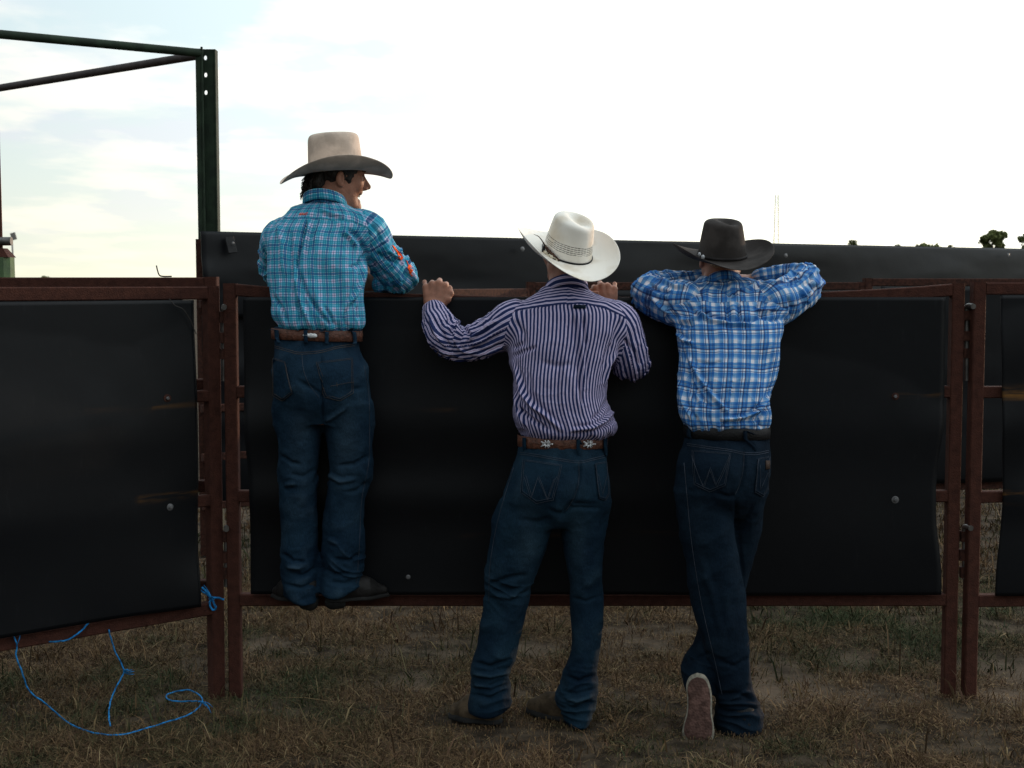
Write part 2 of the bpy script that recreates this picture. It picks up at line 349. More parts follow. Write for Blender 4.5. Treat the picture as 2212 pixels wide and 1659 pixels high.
class Stack:
    """Body section stack: rows (py, left px, right px, centre Y, half depth) read as real sections."""
    def __init__(s, rows, n=2.3, grow=0.0):
        z, cx, cy, rx, ry = [], [], [], [], []
        for py, l, r, Y, d in rows:
            a = W(l, py, Y); b = W(r, py, Y); z.append(a[2]); cx.append((a[0]+b[0])/2); rx.append((b[0]-a[0])/2); cy.append(Y); ry.append(d)
        A = np.array([z, cx, cy, rx, ry]).T[::-1]; A = catmull(A, 6)
        o = np.argsort(A[:, 0]); s.A = A[o]; s.n = n; s.grow = grow
    def at(s, z):
        A = s.A; return [np.interp(z, A[:, 0], A[:, i]) for i in (1, 2, 3, 4)]
    def f(s, P):
        z = P[..., 2]; cx, cy, rx, ry = s.at(z); rx = rx+s.grow; ry = ry+s.grow
        x = P[..., 0]-cx; y = P[..., 1]-cy; r = np.sqrt(x*x+y*y)+1e-9
        q = ((np.abs(x)/rx)**s.n+(np.abs(y)/ry)**s.n)**(1/s.n)+1e-9
        d = np.where(q > .3, r-r/q, -np.minimum(rx, ry)*.7)
        zo = np.maximum(s.A[0, 0]-z, z-s.A[-1, 0])
        return np.where(zo > 0, np.sqrt(np.maximum(d, 0)**2+zo**2), np.maximum(d, zo))
    def P(s, k=.02): return P_(s.f, k)
def fold(prims, P):
    d = None
    for p in prims:
        q = p.f(P); k = p.k
        if d is None: d = -q if p.cut else q; continue
        if p.cut:
            h = np.maximum(k-np.abs(d+q), 0)/k; d = np.maximum(d, -q)+h*h*k/4
        else:
            h = np.maximum(k-np.abs(d-q), 0)/k; d = np.minimum(d, q)-h*h*k/4
    return d
def extract(prims, lo, hi, h=.004, B=12):
    lo = np.asarray(lo, float); nb = np.ceil((np.asarray(hi)-lo)/(h*B)).astype(int)+1
    n = nb*B; G = np.empty(tuple(n), np.float32); Rb = h*B*.87
    ii = np.stack(np.meshgrid(*[np.arange(k) for k in nb], indexing='ij'), -1).reshape(-1, 3)
    C = lo+(ii*B+B/2)*h; D = [p.f(C) for p in prims]
    T = fold([P_(lambda P, a=a: a, p.k, p.cut) for a, p in zip(D, prims)], C)
    off = np.stack(np.meshgrid(*[np.arange(B)]*3, indexing='ij'), -1).reshape(-1, 3)*h
    Dm = np.array(D)
    for j, (a, b, c) in enumerate(ii):
        sl_ = (slice(a*B, a*B+B), slice(b*B, b*B+B), slice(c*B, c*B+B))
        if abs(T[j])*.55 > Rb: G[sl_] = 1 if T[j] > 0 else -1; continue
        dp = [Dm[i, j] for i, p in enumerate(prims) if not p.cut]; m = min(dp)
        kp = [p for i, p in enumerate(prims) if (Dm[i, j]*.5 < Rb*1.3+.02 if p.cut else (Dm[i, j]*.6 < max(m, 0)+Rb*1.6+p.k))]
        if not any(not p.cut for p in kp): G[sl_] = 1; continue
        G[sl_] = fold(kp, lo+np.array([a, b, c])*B*h+off).reshape(B, B, B)
    s = G < 0; nx, ny, nz = G.shape; ncy, ncz = ny-1, nz-1
    cor = [(a, b, c) for a in (0, 1) for b in (0, 1) for c in (0, 1)]
    cnt = np.zeros((nx-1, ny-1, nz-1), np.uint8)
    for a, b, c in cor: cnt += s[a:nx-1+a, b:ny-1+b, c:nz-1+c]
    I = np.argwhere((cnt > 0) & (cnt < 8)); ids = (I[:, 0]*ncy+I[:, 1])*ncz+I[:, 2]
    g = {c: G[I[:, 0]+c[0], I[:, 1]+c[1], I[:, 2]+c[2]] for c in cor}
    acc = np.zeros((len(I), 3)); w_ = np.zeros(len(I))
    for a in cor:
        for ax in range(3):
            if a[ax]: continue
            b = list(a); b[ax] = 1; b = tuple(b); ga, gb = g[a], g[b]; m = (ga < 0) != (gb < 0)
            t = np.where(m, ga/(ga-gb+1e-12), 0); p = np.tile(np.array(a, float), (len(I), 1)); p[:, ax] += t
            acc[m] += p[m]; w_[m] += 1
    V = lo+(I+acc/w_[:, None])*h; Q = []
    for ax in range(3):
        u_, v_ = (ax+1) % 3, (ax+2) % 3; s0 = [slice(None)]*3; s1 = [slice(None)]*3; s0[ax] = slice(0, -1); s1[ax] = slice(1, None)
        E = np.argwhere(s[tuple(s0)] != s[tuple(s1)]); E = E[(E[:, u_] > 0) & (E[:, v_] > 0) & (E[:, u_] < G.shape[u_]-1) & (E[:, v_] < G.shape[v_]-1)]
        ins = s[E[:, 0], E[:, 1], E[:, 2]]; q = []
        for du, dv in ((1, 1), (0, 1), (0, 0), (1, 0)):
            c = E.copy(); c[:, u_] -= du; c[:, v_] -= dv; q.append((c[:, 0]*ncy+c[:, 1])*ncz+c[:, 2])
        q = np.stack(q, 1); q[~ins] = q[~ins][:, ::-1]; Q.append(q)
    Q = np.searchsorted(ids, np.concatenate(Q)); return V, Q
def normals(V, Q):
    a = V[Q[:, 2]]-V[Q[:, 0]]; b = V[Q[:, 3]]-V[Q[:, 1]]; n = np.cross(a, b); N_ = np.zeros_like(V)
    for i in range(4): np.add.at(N_, Q[:, i], n)
    return N_/(np.linalg.norm(N_, axis=1)[:, None]+1e-12)
def smooth(V, Q, it=1, f=.5):
    for _ in range(it):
        A = np.zeros_like(V); c = np.zeros(len(V))
        for i in range(4):
            a, b = Q[:, i], Q[:, (i+1) % 4]
            np.add.at(A, a, V[b]); np.add.at(A, b, V[a]); np.add.at(c, a, 1); np.add.at(c, b, 1)
        V = V+(A/np.maximum(c, 1)[:, None]-V)*f
    return V
def poly_dist(px, py, line):
    """distance in picture units (1.7 mm each on these bodies) to a polyline, and position along it"""
    best = np.full(px.shape, 1e9); tt = np.zeros(px.shape); n = len(line)-1
    for i in range(n):
        ax, ay = line[i]; bx, by = line[i+1]; dx, dy = bx-ax, by-ay
        t = np.clip(((px-ax)*dx+(py-ay)*dy)/(dx*dx+dy*dy), 0, 1); d = np.hypot(px-ax-t*dx, py-ay-t*dy)
        m = d < best; best[m] = d[m]; tt[m] = (i+t[m])/n
    return best, tt
def folds_disp(V, N_, folds, g0=.0026):
    """sewn-in and dragged folds on the side seen here: (polyline, width, height in mm; negative = crease)"""
    px, py = PX(V); d = np.zeros(len(V)); m = N_[:, 1] < .25
    for line, wd, amp in folds:
        D, t = poly_dist(px, py, line); e = np.minimum(1, np.minimum(t, 1-t)*5+.15)
        g = np.exp(-(D/wd)**2)*e
        if amp > 0: g = g-.45*np.exp(-((D-wd*1.7)/wd)**2)*e
        d += np.where(m, g*amp*g0, 0)
    return d

# ---------------------------------------------------------------- anatomy
def head_prims(c, X, open_=False):
    """X: rows = right, forward, up.  Returns skin primitives of one head."""
    c = np.asarray(c, float); w_ = lambda x, y, z: c+x*X[0]+y*X[1]+z*X[2]; Mx = np.array(X).T
    e = lambda p, r, k=.012, cut=False: EL(w_(*p), r, k, Mx, cut)
    j = -.012 if open_ else 0
    pr = [e((0, -.012, .030), (.073, .090, .084)), e((0, .030, -.012), (.062, .064, .082), .03),
          RC(w_(.050, -.005, -.050), w_(.012, .066, -.092+j), .022, .019, .03), RC(w_(-.050, -.005, -.050), w_(-.012, .066, -.092+j), .022, .019, .03),
          e((0, .074, -.098+j), (.022, .018, .017), .02), e((.036, .060, -.022), (.026, .026, .028), .02), e((-.036, .060, -.022), (.026, .026, .028), .02),
          RC(w_(-.030, .078, .026), w_(.030, .078, .026), .013, .013, .014), RC(w_(0, .087, .014), w_(0, .116, -.026), .0075, .0105, .010), RC(w_(0, .080, .004), w_(0, .098, -.030), .011, .013, .010),
          e((.0105, .102, -.034), (.0075, .011, .008), .006), e((-.0105, .102, -.034), (.0075, .011, .008), .006),
          RC(w_(-.017, .083, -.055), w_(.017, .083, -.055), .0075, .0075, .008), RC(w_(-.012, .083, -.048), w_(.012, .083, -.048), .009, .009, .01)]
    if open_:
        pr += [RC(w_(-.016, .078, -.083), w_(.016, .078, -.083), .0085, .0085, .008), RC(w_(-.014, .074, -.098), w_(.014, .074, -.098), .008, .008, .012),
               e((0, .094, -.070), (.024, .028, .0125), .006, True), RC(w_(.044, .026, -.040), w_(.026, .046, -.096), .022, .019, .02), RC(w_(-.044, .026, -.040), w_(-.026, .046, -.096), .022, .019, .02)]
    else: pr += [RC(w_(-.015, .082, -.067), w_(.015, .082, -.067), .008, .008, .008)]
    for s in (1, -1):
        pr += [e((s*.031, .088, .006), (.014, .012, .009), .010, True), e((s*.031, .074, .004), (.013, .011, .011), .004),
               e((s*.077, -.010, -.010), (.007, .016, .027), .006), e((s*.085, -.006, -.007), (.006, .009, .017), .003, True), e((s*.077, -.003, -.032), (.006, .008, .008), .006)]
    return pr, w_, Mx
def hand_prims(c, X, curls, thumb, s=1.0, spread=1.0):
    """X rows: towards thumb, along the palm to the fingers, out of the back of the hand"""
    c = np.asarray(c, float); w_ = lambda p: c+s*(p[0]*X[0]+p[1]*X[1]+p[2]*X[2]); pr = []
    kn = [(.033, .088, .0), (.0115, .094, .003), (-.011, .089, .002), (-.032, .078, -.003)]
    ln = [(.042, .026, .020), (.046, .029, .021), (.043, .027, .020), (.033, .021, .018)]; rd = [.0096, .0098, .0093, .0082]
    for i, (k_, l_, r_) in enumerate(zip(kn, ln, rd)):
        pr.append(RC(w_((k_[0]*.55, .008, -.004)), w_(k_), .0155*s, .0125*s, .010))
    pr.append(RC(w_((0, -.06, -.004)), w_((0, .012, -.004)), .026*s, .027*s, .012))
    pr.append(RC(w_((.012, .04, -.012)), w_((-.012, .05, -.010)), .018*s, .016*s, .012))
    for i, (k_, l_, r_) in enumerate(zip(kn, ln, rd)):
        p = np.array(k_); a = 0; sx = [.12, .02, -.08, -.2][i]*spread
        for q in range(3):
            a += R(curls[i][q]); d = np.array([sx*math.cos(a), math.cos(a), -math.sin(a)]); d /= np.linalg.norm(d); n_ = p+d*l_[q]
            rr = r_*(1-.07*q); pr.append(RC(w_(p), w_(n_), rr*s*(1.12 if q == 0 else 1), rr*s*.94, .004 if q else .007)); p = n_
    for i in range(len(thumb)-1):
        pr.append(RC(w_(thumb[i]), w_(thumb[i+1]), [.017, .0125, .0115][i]*s, [.0135, .0115, .0098][i]*s, .008))
    return pr
def limb(P, r, k=.02):
    return [RC(P[i], P[i+1], r[i], r[i+1], k) for i in range(len(P)-1)]
def arm_line(pts):
    """pts: (px, py, Y, radius) -> dense centre line and radii"""
    A = np.array([list(W(a, b, Y))+[r] for a, b, Y, r in pts]); D = catmull(A, 5); return D[:, :3], D[:, 3]

def line_sdf(P, Cc, rr):
    best = np.full(len(P), 1e9); bi = np.zeros(len(P), int); bt = np.zeros(len(P))
    for i in range(len(Cc)-1):
        d = Cc[i+1]-Cc[i]; t = np.clip(((P-Cc[i])@d)/(d@d), 0, 1)
        q = np.linalg.norm(P-Cc[i]-t[:, None]*d, axis=1)-(rr[i]+(rr[i+1]-rr[i])*t); m = q < best; best[m] = q[m]; bi[m] = i; bt[m] = t[m]
    return best, bi, bt
def line_uv(P, Cc, rr, bi, bt, u0=0):
    d0 = Cc[1]-Cc[0]; bt = np.where((bi == 0) & (bt <= 0), ((P-Cc[0])@d0)/(d0@d0), bt)
    seg = np.linalg.norm(np.diff(Cc, axis=0), axis=1); cum = np.concatenate([[0], np.cumsum(seg)])
    T = np.diff(Cc, axis=0)/seg[:, None]; X_ = []; x = np.array([0, 1., 0])
    for t in T: x = x-t*(x@t); x = nrm(x); X_.append(x)
    X_ = np.array(X_); Yx = np.cross(T, X_); q = P-(Cc[bi]+bt[:, None]*(Cc[bi+1]-Cc[bi]))
    ang = np.arctan2((q*Yx[bi]).sum(1), (q*X_[bi]).sum(1)); return ang*(.052), cum[bi]+bt*seg[bi], cum[-1]

def garment_uv(o, V, Q, torso, arms, yoke=None, swap_yoke=False, swap_sleeve=False):
    """cut the cloth the way a shirt is cut: body, yoke and sleeves each with their own grain"""
    c = V[Q].mean(1); dT = torso.f(c); lab = np.zeros(len(Q), int); best = dT-.004
    for i, (Cc, rr) in enumerate(arms):
        d, bi, bt = line_sdf(c, Cc, rr); m = d < best; lab[m] = i+1; best = np.minimum(best, d)
    if yoke is not None:
        px, py = PX(c); yy = np.interp(px, [p[0] for p in yoke], [p[1] for p in yoke]); lab[(lab == 0) & (py < yy)] = 9
    UV = np.zeros((len(Q), 4, 2))
    for L_ in np.unique(lab):
        f = np.where(lab == L_)[0]; vi = Q[f].ravel(); P = V[vi]
        if L_ in (0, 9):
            cx, cy, rx, ry = torso.at(P[:, 2]); a = np.arctan2(P[:, 0]-cx, -(P[:, 1]-cy)*rx/ry); u_ = (.5*rx+.5*.19)*a; v_ = P[:, 2]
            per = 2*math.pi*(.5*rx+.5*.19)
            if L_ == 9:
                xx = (P[:, 0]-torso.at(P[:, 2].mean())[0]); bend = .25*np.abs(xx)
                qx, qy = PX(P); up_ = (np.interp(qx, [p[0] for p in yoke], [p[1] for p in yoke])-qy)*.0017+.35*np.maximum(P[:, 1]-P[:, 1].min()-.03, 0)
                u_, v_ = (up_, u_) if swap_yoke else (u_+.009, up_+.013)
                per = 0
        else:
            Cc, rr = arms[L_-1]; d, bi, bt = line_sdf(P, Cc, rr); u_, v_, _ = line_uv(P, Cc, rr, bi, bt); per = 2*math.pi*.052
            if swap_sleeve: pass
        u_ = u_.reshape(-1, 4); v_ = v_.reshape(-1, 4)
        if np.any(per):
            p_ = (per.reshape(-1, 4) if isinstance(per, np.ndarray) else per)*np.ones_like(u_); r0 = u_[:, :1]; u_ = u_-np.round((u_-r0)/p_)*p_
        UV[f, :, 0] = u_; UV[f, :, 1] = v_
    return UV, lab
def set_uv(o, UV):
    l = o.data.uv_layers.new(name='UVMap'); l.data.foreach_set('uv', UV.reshape(-1).astype(np.float32))
def bounds(prs, pad=.03): pass

def make_shirt(parent, rows, arms_px, folds, matn, yoke, seed, swap_yoke=False, crump=1.0, hem=None):
    py_, l_, r_, Y_, dd_ = rows[-1]; rows = rows+[(py_+7, l_+5, r_-5, Y_, dd_-.012), (py_+14, l_+12, r_-12, Y_, dd_-.03)]; T = Stack(rows, 2.35); arms = [arm_line(a) for a in arms_px]
    pr = [T.P(.03)]
    for Cc, rr in arms: pr += [RC(Cc[i], Cc[i+1], rr[i], rr[i+1], .022 if i > 3 else .045) for i in range(len(Cc)-1)]
    A = np.concatenate([T.A[:, 1:2]-T.A[:, 3:4], T.A[:, 1:2]+T.A[:, 3:4]]); pts = np.concatenate([a[0] for a in arms])
    lo = np.array([min(A.min(), pts[:, 0].min())-.09, min((T.A[:, 2]-T.A[:, 4]).min(), pts[:, 1].min())-.09, T.A[0, 0]-.02])
    hi = np.array([max(A.max(), pts[:, 0].max())+.09, max((T.A[:, 2]+T.A[:, 4]).max(), pts[:, 1].max())+.09, max(T.A[-1, 0], pts[:, 2].max()+.09)+.02])
    V, Q = extract(pr, lo, hi, .0038); N_ = normals(V, Q)
    V0 = V.copy(); d = folds_disp(V, N_, folds)
    # sleeve creases: rings that crowd at the elbow, soft lengthwise drags elsewhere
    dT = T.f(V); isarm = np.zeros(len(V)); seam = np.full(len(V), 1.0)
    for ai, (Cc, rr) in enumerate(arms):
        dA, bi, bt = line_sdf(V, Cc, rr); u_, v_, Lt = line_uv(V, Cc, rr, bi, bt); a = u_/.052
        w_ = np.clip((dT-.004-dA)/.03+.5, 0, 1)*(dA < .03); isarm = np.maximum(isarm, w_)
        el = Lt*.5; near = np.exp(-((v_-el)/(.11))**2)
        q = np.stack([v_*26+np.sin(a+ai)*1.3, np.cos(a)*1.1, np.sin(a)*1.1], 1)
        q2 = np.stack([v_*9, np.cos(a)*2.2+v_*6, np.sin(a)*2.2], 1)
        env = np.clip((v_-.05)/.05, 0, 1)*np.clip((Lt-v_)/.03, 0, 1)
        d += w_*env*((.0115*near+.004)*np.maximum(ridge(q, seed+ai), -.2)+.0075*noise(q2, seed+3+ai))*crump
        seam = np.minimum(seam, np.abs(dA-(dT-.004))+np.where(np.abs(dT) < .05, 0, 1))
    d -= .0022*np.exp(-(seam/.004)**2)
    # body: blousing bunches above the belt, slack ridges, fine crumple
    bt_ = 1-isarm; z0 = T.A[0, 0]; hz_ = V[:, 2]-z0
    q = np.stack([V[:, 0]*38+noise(V*9, seed)*.9, V[:, 2]*5, V[:, 1]*10], 1)
    d += bt_*np.exp(-(hz_/.06)**2)*.011*ridge(q, seed+11)*crump
    q = np.stack([V[:, 0]*11+V[:, 2]*4*np.sign(V[:, 0]-T.at(V[:, 2])[0]), V[:, 2]*3.2, V[:, 1]*7], 1)
    d += bt_*.0085*ridge(q, seed+21)*crump
    d += bt_*.0065*noise(np.stack([V[:, 0]*9, V[:, 2]*16, V[:, 1]*9], 1), seed+31)*crump
    q = V*np.array([30, 30, 22])+noise(V*8, seed+2)[:, None]*1.5
    d += .0024*np.maximum(ridge(q, seed+41), -.3)*crump
    if yoke is not None:
        px, py = PX(V); yy = np.interp(px, [p[0] for p in yoke], [p[1] for p in yoke]); m = (N_[:, 1] < .3) & (isarm < .5)
        d += np.where(m, np.where(py < yy, .0016, 0)-.0018*np.exp(-((py-yy-1)/1.6)**2), 0)
    d = np.maximum(d, -.0165)*np.clip((V[:, 2]-z0-.016)/.03, .12, 1)
    V = V+N_*d[:, None]
    UV, lab = garment_uv(None, V0, Q, T, arms, yoke, swap_yoke)
    o = obj('shirt', V, Q, M[matn], parent); set_uv(o, UV); return o, T, arms, (V, Q)

def ring_loft(prof, nseg, fn, a0=0, a1=2*math.pi):
    V = []; UV = []
    for i in range(nseg+1):
        a = a0+(a1-a0)*i/nseg
        for j, p in enumerate(prof): V.append(fn(a, p)); UV.append((a, j))
    m = len(prof); F_ = [(i*m+j, (i+1)*m+j, (i+1)*m+j+1, i*m+j+1) for i in range(nseg) for j in range(m-1)]
    return V, F_, UV
def loft_uv(o, nseg, m, su, sv, swap=False, v0=0):
    me = o.data; l = me.uv_layers.new(name='UVMap'); a = np.zeros((nseg*(m-1), 4, 2)); k = 0
    for i in range(nseg):
        for j in range(m-1):
            q = [(i, j), (i+1, j), (i+1, j+1), (i, j+1)]
            a[k] = [((y*sv+v0, x*su) if swap else (x*su, y*sv+v0)) for x, y in q]; k += 1
    l.data.foreach_set('uv', a.reshape(-1).astype(np.float32))
def collar(parent, c, X, rx, ry, h, matn, swap=False, flare=.014):
    """folded shirt collar: stand, fold, falling leaf; open at the throat"""
    c = np.asarray(c, float); prof = [(0, -.012), (0, h*.5), (.001, h*.93), (.004, h), (.008, h*.95), (flare*.8, h*.45), (flare, -.004)]
    def fn(a, p):
        t = abs(a-math.pi)/math.pi; r_, z_ = p; fl = 1+.0*t
        drop = -.030*(1-t)**1.5*1.0
        return c+X[0]*(rx+r_*fl)*math.sin(a)*-1+X[1]*(ry+r_*fl)*-math.cos(a)+X[2]*(z_+(.0+.022*math.cos(a)))
    V, F_, _ = ring_loft(prof, 56, fn, R(-150), R(150))
    o = obj('collar', V, F_, M[matn], parent); loft_uv(o, 56, len(prof), R(300)/56*rx, h*.3, swap); solidify(o, .0016, 0)
    return o
def cuff(parent, Cc, rr, ln, matn, swap=True, extra=.004, back=.0):
    """buttoned cuff around the last stretch of a sleeve"""
    e = Cc[-1]; d = nrm(Cc[-1]-Cc[-4]); x = nrm(np.cross(d, [0, 0, 1.])); y = np.cross(x, d); r0 = rr[-1]+extra
    prof = [(-ln, .000), (-ln*.97, .003), (-ln*.6, .0025), (-ln*.3, .0015), (.012, 0), (.013, -.003), (.004, -.004)]
    V, F_, _ = ring_loft(prof, 36, lambda a, p: e+d*(p[0]+back)+(x*math.cos(a)*1.08+y*math.sin(a)*.95)*(r0+p[1]))
    o = obj('cuff', V, F_, M[matn], parent); loft_uv(o, 36, len(prof), 2*math.pi/36*r0, ln*.28, swap); solidify(o, .0015, 0); return o

def make_jeans(parent, hips, legs, folds, matn, seed, hems=(), knees=()):
    H = Stack(hips, 2.2); pr = [H.P(.02)]; S = [Stack(l, 2.1) for l in legs]
    for s in S: pr.append(s.P(.022))
    al = np.concatenate([s.A for s in [H]+S]); lo = np.array([(al[:, 1]-al[:, 3]).min()-.03, (al[:, 2]-al[:, 4]).min()-.03, al[:, 0].min()-.02])
    hi = np.array([(al[:, 1]+al[:, 3]).max()+.03, (al[:, 2]+al[:, 4]).max()+.03, al[:, 0].max()+.01])
    V, Q = extract(pr, lo, hi, .0042); N_ = normals(V, Q); d = folds_disp(V, N_, folds, .0016)
    px, py = PX(V)
    for (hx, hy, hr) in hems:      # stacked cloth above the boot, creased knees
        g = np.exp(-(np.hypot((px-hx)/55, (py-hy)/hr))**2)
        q = np.stack([V[:, 2]*30+V[:, 0]*9+noise(V*7, seed)*1.4, V[:, 0]*5, V[:, 1]*8], 1); d += g*.0095*ridge(q, seed+int(hx) % 17)
    q = np.stack([V[:, 2]*8-V[:, 0]*6, V[:, 0]*10, V[:, 1]*10], 1); d += .0040*ridge(q, seed+5)
    d += .0026*noise(V*30, seed+6)+.0035*noise(V*np.array([14, 14, 9]), seed+8)
    d = np.maximum(d, -.017); V = V+N_*d[:, None]; o = obj('jeans', V, Q, M[matn], parent)
    fd = np.clip(d*55, 0, .55); sp = (hips[-1][1]+hips[-1][2])/2
    for cx_, cy_, a_, b__, g_ in ((sp-48, hips[-1][0]+45, 26, 95, .6), (sp+50, hips[-1][0]+45, 26, 95, .6), (sp-45, hips[4][0]+30, 30, 30, .35), (sp+45, hips[4][0]+30, 30, 30, .35)): fd = np.maximum(fd, g_*np.exp(-(((px-cx_)/a_)**2+((py-cy_)/b__)**2))*(.7+.5*noise(V*12, seed)))
    at = o.data.attributes.new('fade', 'FLOAT', 'POINT'); at.data.foreach_set('value', np.clip(fd, 0, 1).astype(np.float32))
    return o, H, (V, Q)
def bvh(VQ):
    V, Q = VQ; px, py = PX(V); k = V[Q].mean(1)
    return BVHTree.FromPolygons([Vector(v) for v in V], [tuple(int(i) for i in q) for q in Q])
def hit(tree, px, py, off=.0, miss=5.1):
    a = Vector((0, 0, CAMZ)); b = Vector(W(px, py, 1.0))-a; b.normalize(); h = tree.ray_cast(a, b)
    if h[0] is None: p = W(px, py, miss); return p, np.array([0, -1., 0])
    n_ = np.array(h[1]); return np.array(h[0])+n_*off, n_
def pocket(parent, tree, TL, TR, BR, BM, BL, stitch='stitch', deco=None):
    """sewn patch pocket following the cloth under it"""
    nu, nv = 12, 12; V = []; Nn = []
    for j in range(nv+1):
        for i in range(nu+1):
            u_ = i/nu; v_ = j/nv; top = np.array(TL)*(1-u_)+np.array(TR)*u_
            bot = np.array(BL)*(1-2*u_)+np.array(BM)*2*u_ if u_ < .5 else np.array(BM)*(2-2*u_)+np.array(BR)*(2*u_-1)
            p = top*(1-v_)+bot*v_; h = hit(tree, p[0], p[1], .0035); V.append(h[0]); Nn.append(h[1])
    m = nu+1; F_ = [(j*m+i, (j+1)*m+i, (j+1)*m+i+1, j*m+i+1) for j in range(nv) for i in range(nu)]
    V = np.array(V); V = smooth(V, np.array(F_), 2, .4)
    o = obj('pocket', V, F_, parent.data.materials[0], parent); solidify(o, .003, 0)
    mb = MB()
    def inset(k):
        c = (np.array(TL)+np.array(TR)+np.array(BM))/3; return [np.array(p)*(1-k)+c*k for p in (TL, BL, BM, BR, TR, TL)]
    for k in (.05, .13):
        P = inset(k); pts = []
        for a, b in zip(P[:-1], P[1:]): pts += [a*(1-t)+b*t for t in np.linspace(0, 1, 10)[:-1]]
        pts.append(P[0]); mb.tube([hit(tree, p[0], p[1], .0062)[0] for p in pts], .00055, 5)
    for ln in deco or []:
        pts = []
        for a, b in zip(ln[:-1], ln[1:]): pts += [np.array(a)*(1-t)+np.array(b)*t for t in np.linspace(0, 1, 8)[:-1]]
        pts.append(np.array(ln[-1])); mb.tube([hit(tree, p[0], p[1], .0064)[0] for p in pts], .0006, 5)
    mb.build('stitching', M[stitch], o, True); return o
def seamline(parent, tree, pts, r=.0009, m='stitch', off=.0008, name='seam'):
    C_ = catmull([np.array(p, float) for p in pts], 8); mb = MB(); mb.tube([hit(tree, p[0], p[1], off)[0] for p in C_], r, 5); return mb.build(name, M[m], parent, True)
def make_belt(parent, H, pyc, l, r, tilt, matn, hgt=.038, grow=.006):
    """tilt: picture-unit drop from left to right"""
    zc = W((l+r)/2, pyc, H.at(0)[1] if False else 5.1)[2]; cx, cy, rx, ry = H.at(zc)
    zc = W((l+r)/2, pyc, float(cy-ry))[2]; cx, cy, rx, ry = H.at(zc)
    sl_ = -(tilt*1.7e-3)/(2*rx); V = []; n_ = 72; prof = [(-.5, 0), (-.47, .0022), (0, .003), (.47, .0022), (.5, 0)]
    e = 2/2.2
    def fn(a, p):
        c_, s_ = math.cos(a), math.sin(a); x = (rx+grow+p[1])*abs(c_)**e*(1 if c_ > 0 else -1); y = (ry+grow+p[1])*abs(s_)**e*(1 if s_ > 0 else -1)
        return np.array([cx+x, cy+y, zc+p[0]*hgt+sl_*x])
    V, F_, _ = ring_loft(prof, n_, fn); o = obj('belt', V, F_, M[matn], parent); solidify(o, .003, -1)
    return o, (V, F_)
def strap(parent, tree, px, py0, py1, wpx, off, m, name='belt_loop', slant=0, th=.003):
    V = []; n_ = 8
    for j in range(n_+1):
        t = j/n_; b = math.sin(t*math.pi)**.4
        for s in (-1, 1):
            p = hit(tree, px+s*wpx/2+slant*(t-.5), py0+(py1-py0)*t, off)[0]; V.append(p)
    V = np.array(V).reshape(-1, 2, 3); V[:, :, 1] = np.minimum(V[:, :, 1], np.median(V[:, :, 1])+.004)
    F_ = [(2*j, 2*j+1, 2*j+3, 2*j+2) for j in range(n_)]; o = obj(name, V.reshape(-1, 3), F_, m, parent); solidify(o, th, 0); return o

